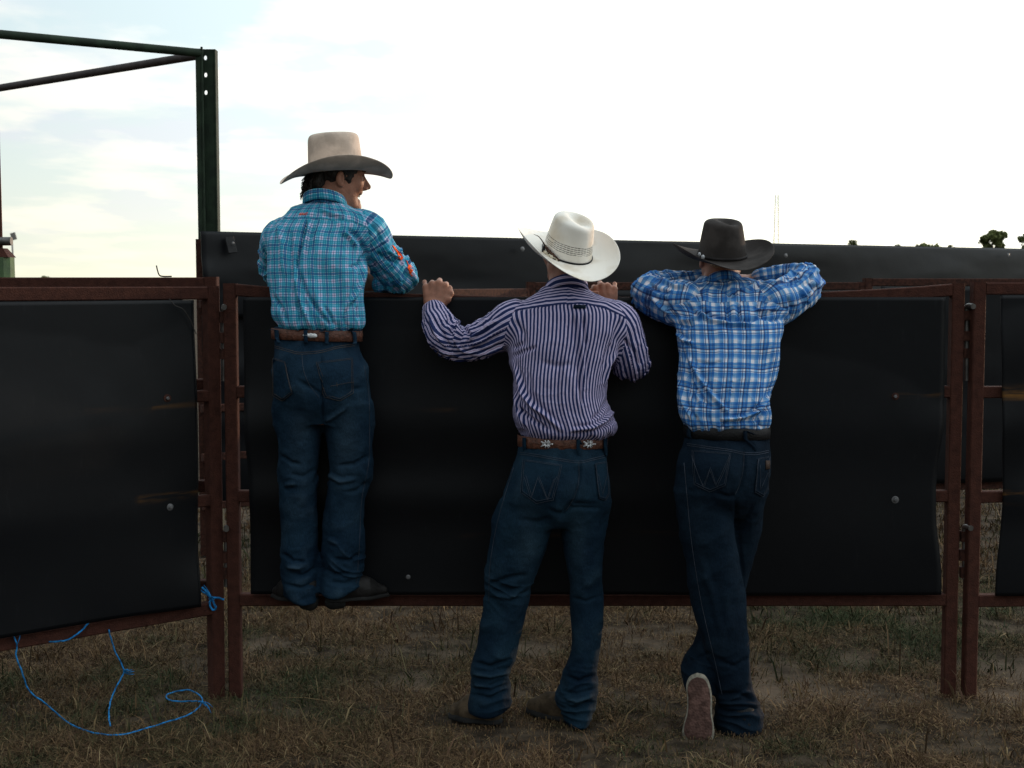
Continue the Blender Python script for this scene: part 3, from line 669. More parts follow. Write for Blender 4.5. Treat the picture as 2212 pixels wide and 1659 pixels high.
# ---------------------------------------------------------------- hats
def hat(parent, c, X, matn, a=.100, b=.084, h=.118, bw=.100, curl=(70, 70), dip=(-14, -14), top='cattleman', taper=.86, name='cowboy_hat', n_th=96, lean=0, tilt_top=0.0):
    """c: centre of the head opening; X rows right, forward, up.  Crown and brim are one felt body."""
    c = np.asarray(c, float); V = []; rings = []; UVr = []
    def P(x, y, z): return c+X[0]*x+X[1]*y+X[2]*z
    def topz(x, y):   # x right, y forward, unit disc
        r2 = x*x+y*y; z = h*(1-.10*r2**2)+tilt_top*y
        if top == 'cattleman':
            z -= .020*math.exp(-(x/.20)**2)*max(0, 1-.35*(y*y))*(1 if y > -.75 else max(0, 1-(abs(y)-.75)*4))
            z -= .010*math.exp(-((abs(x)-.72)/.22)**2)*math.exp(-((y-.35)/.45)**2)
        elif top == 'telescope': z -= .012*math.exp(-(r2/.45)**2)
        elif top == 'soft':
            z -= .024*math.exp(-((x-.18+.1*y)/.42)**2)*math.exp(-((y+.15)/.62)**2)
        return z
    for s in np.linspace(.04, .86, 12):
        rings.append([P(b*taper*s*math.sin(t), a*taper*s*math.cos(t), topz(s*math.sin(t), s*math.cos(t))) for t in np.arange(n_th)*2*math.pi/n_th]); UVr.append(.30-s*.05)
    for s, zz in ((.93, -.0035), (.975, -.010), (1.0, -.020)):
        rings.append([P(b*taper*s*math.sin(t), a*taper*s*math.cos(t), topz(.86*math.sin(t), .86*math.cos(t))+zz) for t in np.arange(n_th)*2*math.pi/n_th]); UVr.append(.25+zz)
    zs = np.linspace(.95, 0, 14)
    for q in zs[1:]:
        k = 1-(1-taper)*q**1.2+.018*math.exp(-(q/.06)**2)
        ring = []
        for t in np.arange(n_th)*2*math.pi/n_th:
            zt = topz(.86*math.sin(t), .86*math.cos(t))-.020; pin = 0
            if top == 'cattleman': pin = -.010*math.exp(-((q-.75)/.22)**2)*math.exp(-((abs(((t+math.pi) % (2*math.pi))-math.pi)-.85)/.35)**2)
            ring.append(P((b*k+pin)*math.sin(t)+lean*q, (a*k+pin)*math.cos(t), zt*q))
        rings.append(ring); UVr.append(q*h)
    nb = 16; state = [[b*1.018, a*1.018, 0.0]]*0
    for t in np.arange(n_th)*2*math.pi/n_th: pass
    cols = []
    for t in np.arange(n_th)*2*math.pi/n_th:
        s_, c_ = math.sin(t), math.cos(t); sd_ = abs(s_)**1.6
        cu = curl[0] if s_ > 0 else curl[1]; dp = dip[0] if c_ > 0 else dip[1]; ex = 1+.12*max(0, abs(c_)-.5)
        r_ = 0; z_ = 0; col = []
        for i in range(1, nb+1):
            q = i/nb; phi = R(cu)*sd_*q**1.15+R(dp)*(1-sd_)*(q**.6); r_ += bw*ex/nb*math.cos(phi); z_ += bw*ex/nb*math.sin(phi)
            col.append(P((b*1.02+r_)*s_, (a*1.02+r_)*c_, z_))
        cols.append(col)
    for i in range(nb): rings.append([cols[j][i] for j in range(n_th)]); UVr.append(-.01-i*.006)
    V = [p for r_ in rings for p in r_]; m = n_th
    F_ = [(i*m+j, (i+1)*m+j, (i+1)*m+(j+1) % m, i*m+(j+1) % m) for i in range(len(rings)-1) for j in range(m)]
    V.append(P(0, 0, topz(0, 0))); F_ += [(len(V)-1, j, (j+1) % m) for j in range(m)]
    o = obj(name, V, F_, M[matn], parent)
    l = o.data.uv_layers.new(name='UVMap'); lp = o.data.loops
    for poly in o.data.polygons:
        js = [(v % m) if v < len(V)-1 else 0 for v in poly.vertices]; mx = max(js)
        for li, v, j in zip(poly.loop_indices, poly.vertices, js):
            jj = j+m if (mx > m-3 and j < 3) else j; i = min(v//m, len(UVr)-1); l.data[li].uv = (jj/m, UVr[i])
    solidify(o, .0032, 0); sd = o.modifiers.new('sub', 'SUBSURF'); sd.levels = 1; sd.render_levels = 1
    def ringpt(t, q, g=.003):
        k = 1-(1-taper)*q**1.2; s_, c_ = math.sin(t), math.cos(t); zt = topz(.86*s_, .86*c_)-.020
        return P((b*k+g)*s_+lean*q, (a*k+g)*c_, zt*q)
    return o, ringpt, P
def hat_band(o, ringpt, q0, q1, matn, name='hat_band', g=.003, jig=0):
    V = []; n_ = 80
    for i in range(n_):
        t = 2*math.pi*i/n_
        for q, gg in ((q0, g), ((q0+q1)/2, g+.0012), (q1, g)): V.append(ringpt(t, q, gg))
    F_ = [(i*3+j, ((i+1) % n_)*3+j, ((i+1) % n_)*3+j+1, i*3+j+1) for i in range(n_) for j in range(2)]
    return solidify(obj(name, V, F_, M[matn], o), .002, 0)
# felt and straw
M['felt'] = mat('silverbelly_felt', (.54, .44, .365), .95, .05, scale=16, var=.16, bump=.12, bscale=90)
M['feltblack'] = mat('black_felt', (.042, .037, .035), .92, .08, scale=14, var=.25, bump=.1, bscale=90)
M['feltband'] = mat('black_felt_band', (.018, .016, .016), .8, .15)
def straw():
    m = mat('woven_straw', (.80, .76, .69), .65, .25, scale=9, col2=(.62, .54, .43), lo=.30, hi=.52); n, l, b = nodes(m)
    uv = n.new('ShaderNodeUVMap'); uv.uv_map = 'UVMap'; sp = n.new('ShaderNodeSeparateXYZ'); l.new(uv.outputs[0], sp.inputs[0])
    def mt(op, a, b_=None, c=None):
        x = n.new('ShaderNodeMath'); x.operation = op
        for i, v_ in enumerate((a, b_, c)):
            if v_ is None: continue
            if isinstance(v_, (int, float)): x.inputs[i].default_value = v_
            else: l.new(v_, x.inputs[i])
        return x.outputs[0]
    U_, V_ = sp.outputs[0], sp.outputs[1]
    nz = n.new('ShaderNodeTexNoise'); nz.inputs['Scale'].default_value = 1; nz.inputs['Detail'].default_value = 2
    mp = n.new('ShaderNodeMapping'); mp.inputs['Scale'].default_value = (22, 30, 1); l.new(uv.outputs[0], mp.inputs[0]); l.new(mp.outputs[0], nz.inputs['Vector'])
    wob = mt('MULTIPLY', mt('SUBTRACT', nz.outputs['Fac'], .5), .008); vv = mt('ADD', V_, wob)
    # thin dark woven courses inside a band of the crown
    ln = mt('LESS_THAN', mt('FRACT', mt('MULTIPLY', vv, 120)), .40)
    dash = mt('LESS_THAN', mt('FRACT', mt('MULTIPLY', U_, 40)), .85)
    nz2 = n.new('ShaderNodeTexNoise'); mp2 = n.new('ShaderNodeMapping'); mp2.inputs['Scale'].default_value = (9, 160, 1); l.new(uv.outputs[0], mp2.inputs[0]); l.new(mp2.outputs[0], nz2.inputs['Vector']); nz2.inputs['Scale'].default_value = 1
    gap = mt('GREATER_THAN', nz2.outputs['Fac'], .40)
    inb = mt('MULTIPLY', mt('GREATER_THAN', V_, .040), mt('LESS_THAN', V_, .082))
    msk = mt('MULTIPLY', mt('MULTIPLY', ln, dash), mt('MULTIPLY', gap, inb))
    mx = n.new('ShaderNodeMix'); mx.data_type = 'RGBA'; src = b.inputs['Base Color'].links[0].from_socket
    l.new(src, mx.inputs['A']); mx.inputs['B'].default_value = (.06, .05, .04, 1); l.new(mt('MULTIPLY', msk, .95), mx.inputs['Factor'])
    l.new(mx.outputs['Result'], b.inputs['Base Color'])
    ch = n.new('ShaderNodeTexChecker'); ch.inputs['Scale'].default_value = 1; mp3 = n.new('ShaderNodeMapping'); mp3.inputs['Scale'].default_value = (420, 700, 1); l.new(uv.outputs[0], mp3.inputs[0]); l.new(mp3.outputs[0], ch.inputs['Vector'])
    bp = n.new('ShaderNodeBump'); bp.inputs['Strength'].default_value = .25; bp.inputs['Distance'].default_value = .002; l.new(ch.outputs['Fac'], bp.inputs['Height']); l.new(bp.outputs[0], b.inputs['Normal'])
    return m
M['straw'] = straw()

# ---------------------------------------------------------------- footwear
def boot(parent, heel, toe, top, matn, name='boot', rh=.038, rb=.042, rt=.026, z0=0.0, heelz=None, solem='sole', pointed=True, label=None):
    """heel, toe: points on the walking surface; top: ankle point the shaft rises to"""
    heel = np.asarray(heel, float); toe = np.asarray(toe, float); d = toe-heel; d[2] = 0; Ln = np.linalg.norm(d); d /= Ln; up = np.array([0, 0, 1.])
    g = lambda t, z: heel+d*Ln*t+up*z
    pr = [RC(g(.06, .036), g(.16, .075), rh, rh+.004, .02), RC(g(.1, .034), g(.62, .034), rh, rb, .02), RC(g(.62, .032), g(.90, .024), rb, rt, .02),
          RC(g(.16, .07), g(.52, .050), rh+.002, rb-.006, .03), RC(g(.14, .08), np.asarray(top, float), rh, .036, .03), PLANE(g(0, .010), (0, 0, -1))]
    al = np.array([g(-.15, -.01), g(1.1, .1), np.asarray(top)+up*.05, np.asarray(top)-up*.05]); lo = al.min(0)-.06; hi = al.max(0)+.06; lo[2] = min(heel[2], toe[2])-.03
    V, Q = extract(pr, lo, hi, .004); N_ = normals(V, Q)
    V = V+N_*(.0018*ridge(np.stack([(V@d)*55, V[:, 2]*10, (V@np.cross(d, up))*10], 1), 3)*np.exp(-(((V-g(.6, 0))@d)/.05)**2)+.0008*noise(V*60))[:, None]
    o = obj(name, V, Q, M[matn], parent)
    if label: o['label'] = label
    pr = [RC(g(.06, .0), g(.14, .0), rh+.003, rh+.003, .01), RC(g(.1, .0), g(.62, .0), rh-.004, rb+.004, .02), RC(g(.62, .0), g(.92, .0), rb+.004, rt+.004, .02), PLANE(g(0, .014 if pointed else .026), (0, 0, 1)), PLANE(g(0, 0), (0, 0, -1))]
    V, Q = extract(pr, lo, hi, .004); obj('sole', V, Q, M[solem], o)
    if heelz:
        pr = [RC(g(.03, 0), g(.15, 0), rh-.002, rh-.003, .01), PLANE(g(0, .004), (0, 0, 1)), PLANE(g(0, -heelz), (0, 0, -1)), PLANE(g(.22, 0), d)]
        V, Q = extract(pr, lo-np.array([0, 0, heelz]), hi, .004); obj('heel', V, Q, M[solem], o)
    return o
def skin_body(name, base, pr, lo, hi, label, cat, group, lips=None):
    V, Q = extract(pr, lo, hi, .003); N_ = normals(V, Q); V = V+N_*(.0004*noise(V*90))[:, None]
    o = obj(name, V, Q, M['skin'], None, True, base); tag(o, label, cat, group)
    at = o.data.attributes.new('tint', 'FLOAT', 'POINT'); t = np.zeros(len(V))
    for c_, r_ in lips or []: t = np.maximum(t, np.clip(1.6-np.linalg.norm(V-c_, axis=1)/r_*1.2, 0, 1))
    at.data.foreach_set('value', t.astype(np.float32)); return o
def basis(yaw, pitch=0, roll=0):
    """rows right, forward, up; yaw clockwise from +Y, pitch up positive, roll right side down positive"""
    Mx = Matrix.Rotation(-R(yaw), 3, 'Z') @ Matrix.Rotation(R(pitch), 3, 'X') @ Matrix.Rotation(R(roll), 3, 'Y')
    A = np.array(Mx); return np.array([A[:, 0], A[:, 1], A[:, 2]])
# ================================================================ fences
LAST = [None]
def sheet(parent, A, B, zb, zt, off, seed, stains=(), edge=.010, bulge=.02, nx=120, nz=80, name='rubber_sheet', zt2=None, wave=1.0, lim=.031):
    """hanging rubber belting from A to B (xy), wavy edges, soft dents"""
    A = np.asarray(A, float)[:2]; B = np.asarray(B, float)[:2]; d = B-A; Ln = np.linalg.norm(d); d /= Ln; n_ = np.array([d[1], -d[0]]); V = []; st = []
    zt2 = zt if zt2 is None else zt2
    S, T = np.meshgrid(np.linspace(0, 1, nx+1), np.linspace(0, 1, nz+1)); S = S.ravel(); T = T.ravel()
    o_ = np.zeros_like(S); e1 = edge*noise(np.stack([T*3.2, o_+seed, o_], 1), seed)*1.6; e2 = edge*noise(np.stack([T*3.0, o_+seed+7, o_], 1), seed+1)*1.6
    s = e1*(1-S)+(Ln+e2)*S; z = zb+(zt+(zt2-zt)*S-zb)*T+edge*.4*noise(np.stack([S*4, o_, o_+3], 1), seed+2)*(1-T)
    pin = np.sin(np.clip(T, 0, 1)*math.pi)**.6
    y = off+bulge*wave*(noise(np.stack([S*Ln*1.3, T*2.0, o_+seed], 1), seed+3)+.2*noise(np.stack([S*Ln*2.4, T*3, o_+seed], 1), seed+4))*pin+.0008*noise(np.stack([S*Ln*9, T*9, o_], 1), seed)
    zz_ = z; y += wave*(.004-.022*np.clip((T-.55)/.45, 0, 1)**1.4+.010*(.6+noise(np.stack([S*Ln*.9, o_+seed, o_], 1), seed+12))*(np.exp(-((z-1.07)/.10)**2)+np.exp(-((z-.78)/.08)**2)))
    y += .016*wave*noise(np.stack([T*4+1, o_+seed, o_], 1), seed+9)*(np.exp(-S*Ln/.12)+np.exp(-(1-S)*Ln/.12))
    y = np.maximum(y, lim)
    V = np.stack([A[0]+d[0]*s+n_[0]*y, A[1]+d[1]*s+n_[1]*y, z], 1); m = nx+1
    i, j = np.meshgrid(np.arange(nx), np.arange(nz)); i = i.ravel(); j = j.ravel(); Q = np.stack([j*m+i, j*m+i+1, (j+1)*m+i+1, (j+1)*m+i], 1)
    o = obj(name, V, Q, M['rubber'], parent); at = o.data.attributes.new('stain', 'FLOAT', 'POINT'); px, py = PX(V); t = np.zeros(len(V))
    for (x0, y0, x1, y1, w_, a_) in stains:
        D, u_ = poly_dist(px, py, [(x0, y0), (x1, y1)]); t = np.maximum(t, a_*np.exp(-(D/w_)**2))
    at.data.foreach_set('value', t.astype(np.float32)); solidify(o, .008, 0); LAST[0] = bvh((V, Q)); return o
def panel(label, A, B, ztop, zbot, mids, legs=True, w=.048, sag=0.0, m='rust', sheetkw=None, group='steel cattle panels', foot=0.0, post_z=(None, None)):
    A = np.asarray(A, float); B = np.asarray(B, float); b = np.array([(A[0]+B[0])/2, (A[1]+B[1])/2, 0]); r = empty('cattle_panel', b, label, 'fence panel', group)
    d = np.array([B[0]-A[0], B[1]-A[1], 0]); Ln = np.linalg.norm(d); d /= Ln; n_ = np.array([d[1], -d[0], 0])
    pa = np.array([A[0], A[1], 0]); pb = np.array([B[0], B[1], 0]); up = np.array([0, 0, 1.])
    zt = lambda s: ztop-sag*math.sin(math.pi*s)**.8
    for p, z_ in ((pa, post_z[0]), (pb, post_z[1])):
        mb = MB(); mb.beam(p+up*foot, p+up*(z_ or ztop), w, w, .004, d); mb.build('post', M[m], r)
    mb = MB(); K = 24
    for k in range(K):
        s0, s1 = k/K, (k+1)/K; a0 = pa+d*(w/2+(Ln-w)*s0); a1 = pa+d*(w/2+(Ln-w)*s1); a0 = a0+up*(zt(s0)-w/2-.001); a1 = a1+up*(zt(s1)-w/2-.001); 
        if k == 0: secs = []
        secs.append((a0, a1))
    pts = [secs[0][0]]+[q[1] for q in secs]; h_ = w/2-.001; ch = .004; ring = [(h_-ch, -h_), (h_, -h_+ch), (h_, h_-ch), (h_-ch, h_), (-h_+ch, h_), (-h_, h_-ch), (-h_, -h_+ch), (-h_+ch, -h_)]
    V = [p+n_*x+up*y for p in pts for x, y in ring]; F_ = [(i*8+j, (i+1)*8+j, (i+1)*8+(j+1) % 8, i*8+(j+1) % 8) for i in range(len(pts)-1) for j in range(8)]; obj('top_rail', V, F_, M[m], r, False)
    mb = MB(); mb.beam(pa+d*w/2+up*zbot, pb-d*w/2+up*zbot, w-.002, w-.002); mb.build('bottom_rail', M[m], r)
    for z_ in mids: mb = MB(); mb.beam(pa+d*w/2+up*z_, pb-d*w/2+up*z_, .040, .044); mb.build('middle_rail', M[m], r)
    if sheetkw:
        kw = dict(sheetkw); a_ = kw.pop('inA', .06); b_ = kw.pop('inB', .06)
        s_ = sheet(r, pa+d*a_, pb-d*b_, kw.pop('zb', zbot+w/2+.003), kw.pop('zt', ztop-sag*.0-w-.002), kw.pop('off', .044), **kw)
    return r
def zof(py, Y): return W(1106, py, Y)[2]
YF = 5.40
zm1, zm2, zb, ztp = zof(846, YF), zof(1071, YF), zof(1294, YF), zof(612, YF)
# centre panel
A = W(503, 1000, YF); B = W(2059, 1000, YF)
# post centre lines (verticals): take them near mid height
ctr = panel('wide rusty panel with black rubber sheet the three men lean on', A, B, ztp, zb, (zm1, zm2), sag=.050, sheetkw=dict(inA=.062, inB=.062, seed=3, zt=ztp-.052, stains=[(1000, 1160, 1500, 1150, 3, .10), (1930, 850, 2030, 852, 3, .25), (830, 880, 980, 884, 2, .2)], bulge=.016))
def washer(parent, px, py, r, m, P0, nrm_):
    c = hit(LAST[0], px, py, .0)[0]+(-nrm_ if nrm_[1] > 0 else nrm_)*.0042; mb = MB()
    mb.disc(c, -nrm_ if nrm_[1] > 0 else nrm_, r, .003, 18); o = mb.build('washer', M[m], parent); flat_smooth(o)
    mb = MB(); c2 = c+(-nrm_ if nrm_[1] > 0 else nrm_)*.003; mb.disc(c2, -nrm_ if nrm_[1] > 0 else nrm_, .007, .006, 6); mb.build('bolt', M['bolt'], o)
f_ = np.array([0, 1., 0]); P0 = np.array([0, YF-.050, 1.])
washer(ctr, 882, 1246, .009, 'bolt', P0, f_); washer(ctr, 1933, 1079, .014, 'bolt', P0, f_); washer(ctr, 1933, 856, .014, 'rust2', P0, f_)
# left panel, angled towards the camera on the left
A = W(0, 1388, 4.83); B = W(465, 1312, 5.385); dl = nrm((B-A)[:2]); A2 = A[:2]-dl*.9
lft = panel('rusty panel at the left swinging towards us, black sheet and blue twine', A2, B, zof(618, 5.38), (A[2]+B[2])/2, (zof(855, 5.37), zof(1080, 5.37)), w=.050, sheetkw=dict(inA=.05, inB=.085, seed=11, stains=[(330, 878, 425, 870, 4, .35), (180, 890, 330, 884, 3, .18), (300, 1080, 436, 1064, 5, .55)], bulge=.014))
nl = np.array([dl[1], -dl[0], 0]); Pl = np.array([B[0], B[1], 1])+nl*.050
washer(lft, 360, 860, .015, 'rust2', Pl, -nl); washer(lft, 366, 1095, .013, 'bolt', Pl, -nl)
# second panel standing right behind it
A = W(-250, 600, 5.62); B = W(457, 600, 5.56)
panel('rusty panel standing close behind the left front panel, its top showing above', A, B, zof(598, 5.56), .40, (.80, 1.2), w=.050, sheetkw=dict(inA=.05, inB=.12, seed=15, off=.03))
# right panel
A = W(2104, 1000, YF-.02); B = W(2750, 1000, YF+.05)
rgt = panel('rusty panel at the right edge with ochre stains on its black sheet', A, B, zof(609, YF), zb, (zm1, zm2), sheetkw=dict(inA=.085, inB=.06, seed=21, stains=[(2160, 849, 2212, 847, 9, 1.0), (2150, 856, 2212, 858, 4, .6), (2155, 1072, 2212, 1070, 8, 1.0), (2140, 1080, 2212, 1080, 4, .5), (2130, 650, 2132, 780, 2, .2)], bulge=.02))
mb = MB(); mb.disc(W(2180, 1283, YF-.045)+np.array([0, 0, .012]), (0, 0, 1), .012, .006, 6); mb.build('bolt', M['bolt'], rgt)
# hinge lugs and drop pins in the gaps
def hinge(xc, ys, pin, parents, Y=YF, wx=24, lab=''):
    L_, R_ = parents
    for k, (y0, y1) in enumerate(ys):
        p = (L_ if k == 1 else R_); a = W(xc, y0, Y); b = W(xc, y1, Y); mb = MB(); hw = wx*Y/F/2
        sh_ = (-.003 if k == 1 else .003)
        mb.beam(a+np.array([sh_, 0, 0]), b+np.array([sh_, 0, 0]), hw*2, .030, .003, (0, 1, 0)); mb.build('hinge_lug', M['rust2'], p)
    t = W(xc, pin[0], Y); b = W(xc, pin[1], Y); r = empty('drop_pin', b, lab, 'pin', 'drop pins'); mb = MB(); mb.tube([b, t+np.array([0, -.02, 0])-np.array([0, -.02, 0])], [.0095, .0095], 12); 
    x0 = t.copy(); mb.tube(catmull([x0-np.array([0, 0, .012]), x0+np.array([0, -.004, .004]), x0+np.array([.004, -.022, .010]), x0+np.array([.010, -.050, .008])], 5), .0105, 12); o = mb.build('rod', M['pin'], r); flat_smooth(o, 50)
hinge(484, [(673, 697), (718, 741), (753, 775)], (668, 823), (lft, ctr), 5.40, 26, 'upper steel drop pin in the gap left of the men')
hinge(489, [(1147, 1170), (1190, 1215), (1225, 1249)], (1143, 1267), (lft, ctr), 5.40, 22, 'lower steel drop pin in the gap left of the men')
hinge(2088, [(671, 692), (715, 736), (752, 773)], (666, 822), (ctr, rgt), 5.40, 22, 'upper steel drop pin in the gap at the right')
hinge(2083, [(1147, 1169), (1186, 1210), (1224, 1247)], (1141, 1250), (ctr, rgt), 5.40, 22, 'lower steel drop pin in the gap at the right')

# inner panels behind
for lab, (ax, ay, aY), (bx, by, bY), sd in (('rusty inner panel whose top rail slants behind the first two men', (945, 634, 7.25), (1135, 613, 8.1), 31),
                                            ('long rusty inner panel behind the second and third man', (1146, 614, 8.12), (1862, 604, 8.5), 33), ('rusty inner panel seen above the right half of the rail', (1874, 602, 8.5), (2560, 600, 8.9), 35)):
    A = W(ax, ay, aY); B = W(bx, by, bY)
    zt_ = (A[2]+B[2])/2; pp = panel(lab, A, B, zt_, .36, (.8, 1.2), w=.048, m='rust2', sheetkw=dict(inA=.06, inB=.06, seed=sd, nx=50, nz=40), post_z=(None, None), group='inner cattle panels')
# tall belting wall across the arena
YA, YB = 8.2, 12.3
A = W(429, 500, YA); B = W(2280, 539, YB)
r = empty('belting_wall', (A[0], A[1], 0), 'tall black rubber wall with bolts running across behind everything', 'fence')
dw = nrm((B-A)[:2]); nw = np.array([dw[1], -dw[0], 0])
sheet(r, A, B, 1.40, A[2], .05, 41, bulge=.015, nx=220, nz=24, lim=-1, name='upper_belt', zt2=B[2]+.0, edge=.004, wave=.8)
B2 = A[:2]+dw*6.4
sheet(r, A[:2]+dw*.02, B2, .30, 1.41, .0, 43, bulge=.03, nx=120, nz=40, lim=-1, name='lower_belt', edge=.01)
for z_ in (1.475, .87, .585, .30):
    mb = MB(); mb.beam(np.array([A[0], A[1], z_]), np.array([B2[0], B2[1], z_]), .035, .045); mb.build('rail', M['rust2'], r)
for s in (.03, 1.5, 3.0, 4.5, 6.0): mb = MB(); p = A[:2]+dw*s; mb.beam(np.array([p[0], p[1], 0])+nw*-.05, np.array([p[0], p[1], 1.85])+nw*-.05, .05, .05, .004, (0, 1, 0)); mb.build('post', M['rust2'], r)
def onwall(px, py, off=.10):
    a = np.array([0, 0, CAMZ]); dd = nrm(W(px, py, 5.0)-a); P_0 = np.array([A[0], A[1], 1.])+nw*off; t = ((P_0-a)@nw)/(dd@nw); return a+dd*t
for px, py in ((1128, 538), (1697, 552), (2178, 551)): mb = MB(); mb.disc(onwall(px, py), nw, .016, .006, 14); flat_smooth(mb.build('bolt', M['bolt'], r))
p0, p1 = onwall(495, 512, .075), onwall(503, 546, .11); mb = MB(); mb.beam(p0, p1, .055, .010, .003, nw); sp_ = mb.build('strap', M['black'], r); mb = MB(); mb.disc(onwall(503, 525, .11), nw, .008, .006, 10); mb.build('bolt', M['bolt'], sp_)

# overhead gate frame: perforated channel post with two pipes
def gate():
    Y = 8.45; top = zof(108, Y); xl = W(430, 300, Y)[0]; xr = W(465, 300, Y)[0]
    r = empty('arena_gateway', (xl, Y, 0), 'tall green channel post with two long pipes running off to the left', 'gate frame')
    # web as a pierced plate
    bm = bmesh.new(); w0, w1 = xl+.030, xr; holes = [zof(125, Y), zof(162, Y), zof(200, Y)]; hx = W(444.5, 160, Y)[0]; rh = .009
    ys = sorted([0, top]+[h+s*.05 for h in holes for s in (-1, 1)]); V = []; F_ = []
    def quad(a, b, c, d): n = len(V); V.extend([a, b, c, d]); F_.append((n, n+1, n+2, n+3))
    segs = list(zip(ys[:-1], ys[1:]))
    for z0, z1 in segs:
        h = [q for q in holes if z0 < q < z1]
        if not h: quad((w0, Y, z0), (w1, Y, z0), (w1, Y, z1), (w0, Y, z1)); continue
        c = h[0]; n_ = 28; outer = []; an = sorted([2*math.pi*k/24 % (2*math.pi) for k in range(24)]+[math.atan2(zz-c, xx-hx) % (2*math.pi) for xx in (w0, w1) for zz in (z0, z1)])
        for a in an:
            ca, sa = math.cos(a), math.sin(a); tx = ((w1-hx) if ca > 0 else (hx-w0))/max(abs(ca), 1e-6); tz = ((z1-c) if sa > 0 else (c-z0))/max(abs(sa), 1e-6); t = min(tx, tz); outer.append((hx+t*ca, c+t*sa))
        inner = [(hx+rh*math.cos(a), c+rh*1.5*math.sin(a)) for a in an]
        for k in range(n_):
            a, b = outer[k], outer[(k+1) % n_]; ii, jj = inner[k], inner[(k+1) % n_]; quad((ii[0], Y, ii[1]), (a[0], Y, a[1]), (b[0], Y, b[1]), (jj[0], Y, jj[1]))
    o = obj('web', V, F_, M['green'], r, False); solidify(o, .006, 0); bm.free()
    mb = MB(); mb.beam((xl+.012, Y-.026, 0), (xl+.012, Y-.026, top), .030, .052, .002, (0, 1, 0)); mb.build('flange', M['green'], r)
    mb = MB(); mb.beam((xl+.034, Y-.050, 0), (xl+.034, Y-.050, top+.01), .012, .012, .002, (0, 1, 0)); mb.build('lip', M['green'], r)
    mb = MB(); mb.beam((xr+.004, Y+.03, 0), (xr+.004, Y+.03, top+.004), .010, .075, .002, (0, 1, 0)); mb.build('flange', M['green'], r)
    def pipe(a, b, m_, n=14):
        a = np.array(a); b = np.array(b); mb = MB(); mb.tube([a, b], .0245, 20); o = mb.build('pipe', M[m_], r, True); flat_smooth(o, 50)
        mb = MB(); q = random.Random(n); d = nrm(b-a); s1 = nrm(np.cross(d, [0, 0, 1])); s2 = np.cross(s1, d)
        for _ in range(n):
            t = q.uniform(.45, .99); a0 = q.uniform(2.6, 3.6); a1 = a0+q.uniform(.3, 1.2); c = a+(b-a)*t; sl_ = q.uniform(-.01, .01)
            P = [c+d*sl_*k/5+.0250*(s1*math.cos(a0+(a1-a0)*k/5)*1+s2*math.sin(a0+(a1-a0)*k/5)) for k in range(6)]; mb.tube(P, [.0006, .0016, .0022, .0018, .0012, .0004], 5)
        tag(mb.build('scratches', M['scr'], o, True), kind='stuff')
    e = W(437, 115, Y-.03); a = W(0, 74, 7.82); pipe(a+(a-e)*.9, e, 'green', 30)
    e = W(432, 119, Y+.02); a = W(0, 190, 9.8); pipe(a+(a-e)*2.2, e, 'pipe', 26)
M['scr'] = mat('bare_scratches', (.42, .44, .42), .6, .3)
gate()
# green post and handle at the left edge
Y = 6.3; a = W(3, 590, Y); r = empty('gate_post', (a[0], Y, 0), 'green square post with rusty cap and round bar at the left edge', 'post')
mb = MB(); mb.beam((a[0]+.0, Y, 0), (a[0]+.0, Y, zof(556, Y)), .100, .100, .022, (0, 1, 0)); mb.build('shaft', M['greenlight'], r)
b = (a[0], Y); z = zof(556, Y); h = .05; V = [(b[0]-h, Y-h, z), (b[0]+h, Y-h, z), (b[0]+h, Y+h, z), (b[0]-h, Y+h, z), (b[0]-.03, Y-.03, z+.04), (b[0]+.02, Y-.03, z+.04), (b[0]+.02, Y+.03, z+.04), (b[0]-.03, Y+.03, z+.04)]
obj('cap', V, [(0, 1, 5, 4), (1, 2, 6, 5), (2, 3, 7, 6), (3, 0, 4, 7), (4, 5, 6, 7)], M['rust'], r, False)
mb = MB(); mb.tube([W(-60, 522, Y-.02), W(25, 521, Y-.02)], .019, 16); flat_smooth(mb.build('bar', M['pin'], r), 50)
mb = MB(); mb.tube([(W(-2, 400, Y)[0], Y, z), (W(-6, 280, Y)[0], Y, zof(250, Y))], .010, 10); mb.build('rod', M['rust'], r)
mb = MB(); mb.disc((a[0]-.02, Y-.052, zof(590, Y)), (0, -1, 0), .02, .01, 10); mb.build('bolt', M['rust'], r)

# blue twine
def twine(label, pts, m='twine', r=.0035, extra=()):
    C_ = catmull(pts, 8); d = np.zeros_like(C_); k = np.arange(len(C_)); 
    mb = MB(); mb.tube(C_+.0012*np.stack([noise(np.stack([k*.5, k*0, k*0], 1), 3), noise(np.stack([k*.5, k*0, k*0+9], 1), 4), noise(np.stack([k*.5, k*0+4, k*0], 1), 5)], 1), r, 7)
    for e in extra: E = catmull(e, 5); mb.tube(E, np.linspace(r*.9, r*.35, len(E)), 5)
    b = C_[0]; o = mb.build('twine', M[m], None, True, b); tag(o, label, 'twine', 'blue baling twine'); return o
def LP(px, py, f=.0):   # point at the left panel's face
    a = np.array([0, 0, CAMZ]); dd = nrm(W(px, py, 5.0)-a); P_0 = np.array([lft.location[0], lft.location[1], 1.])+nl*(.030+f); t = ((P_0-a)@nl)/(dd@nl); return a+dd*t
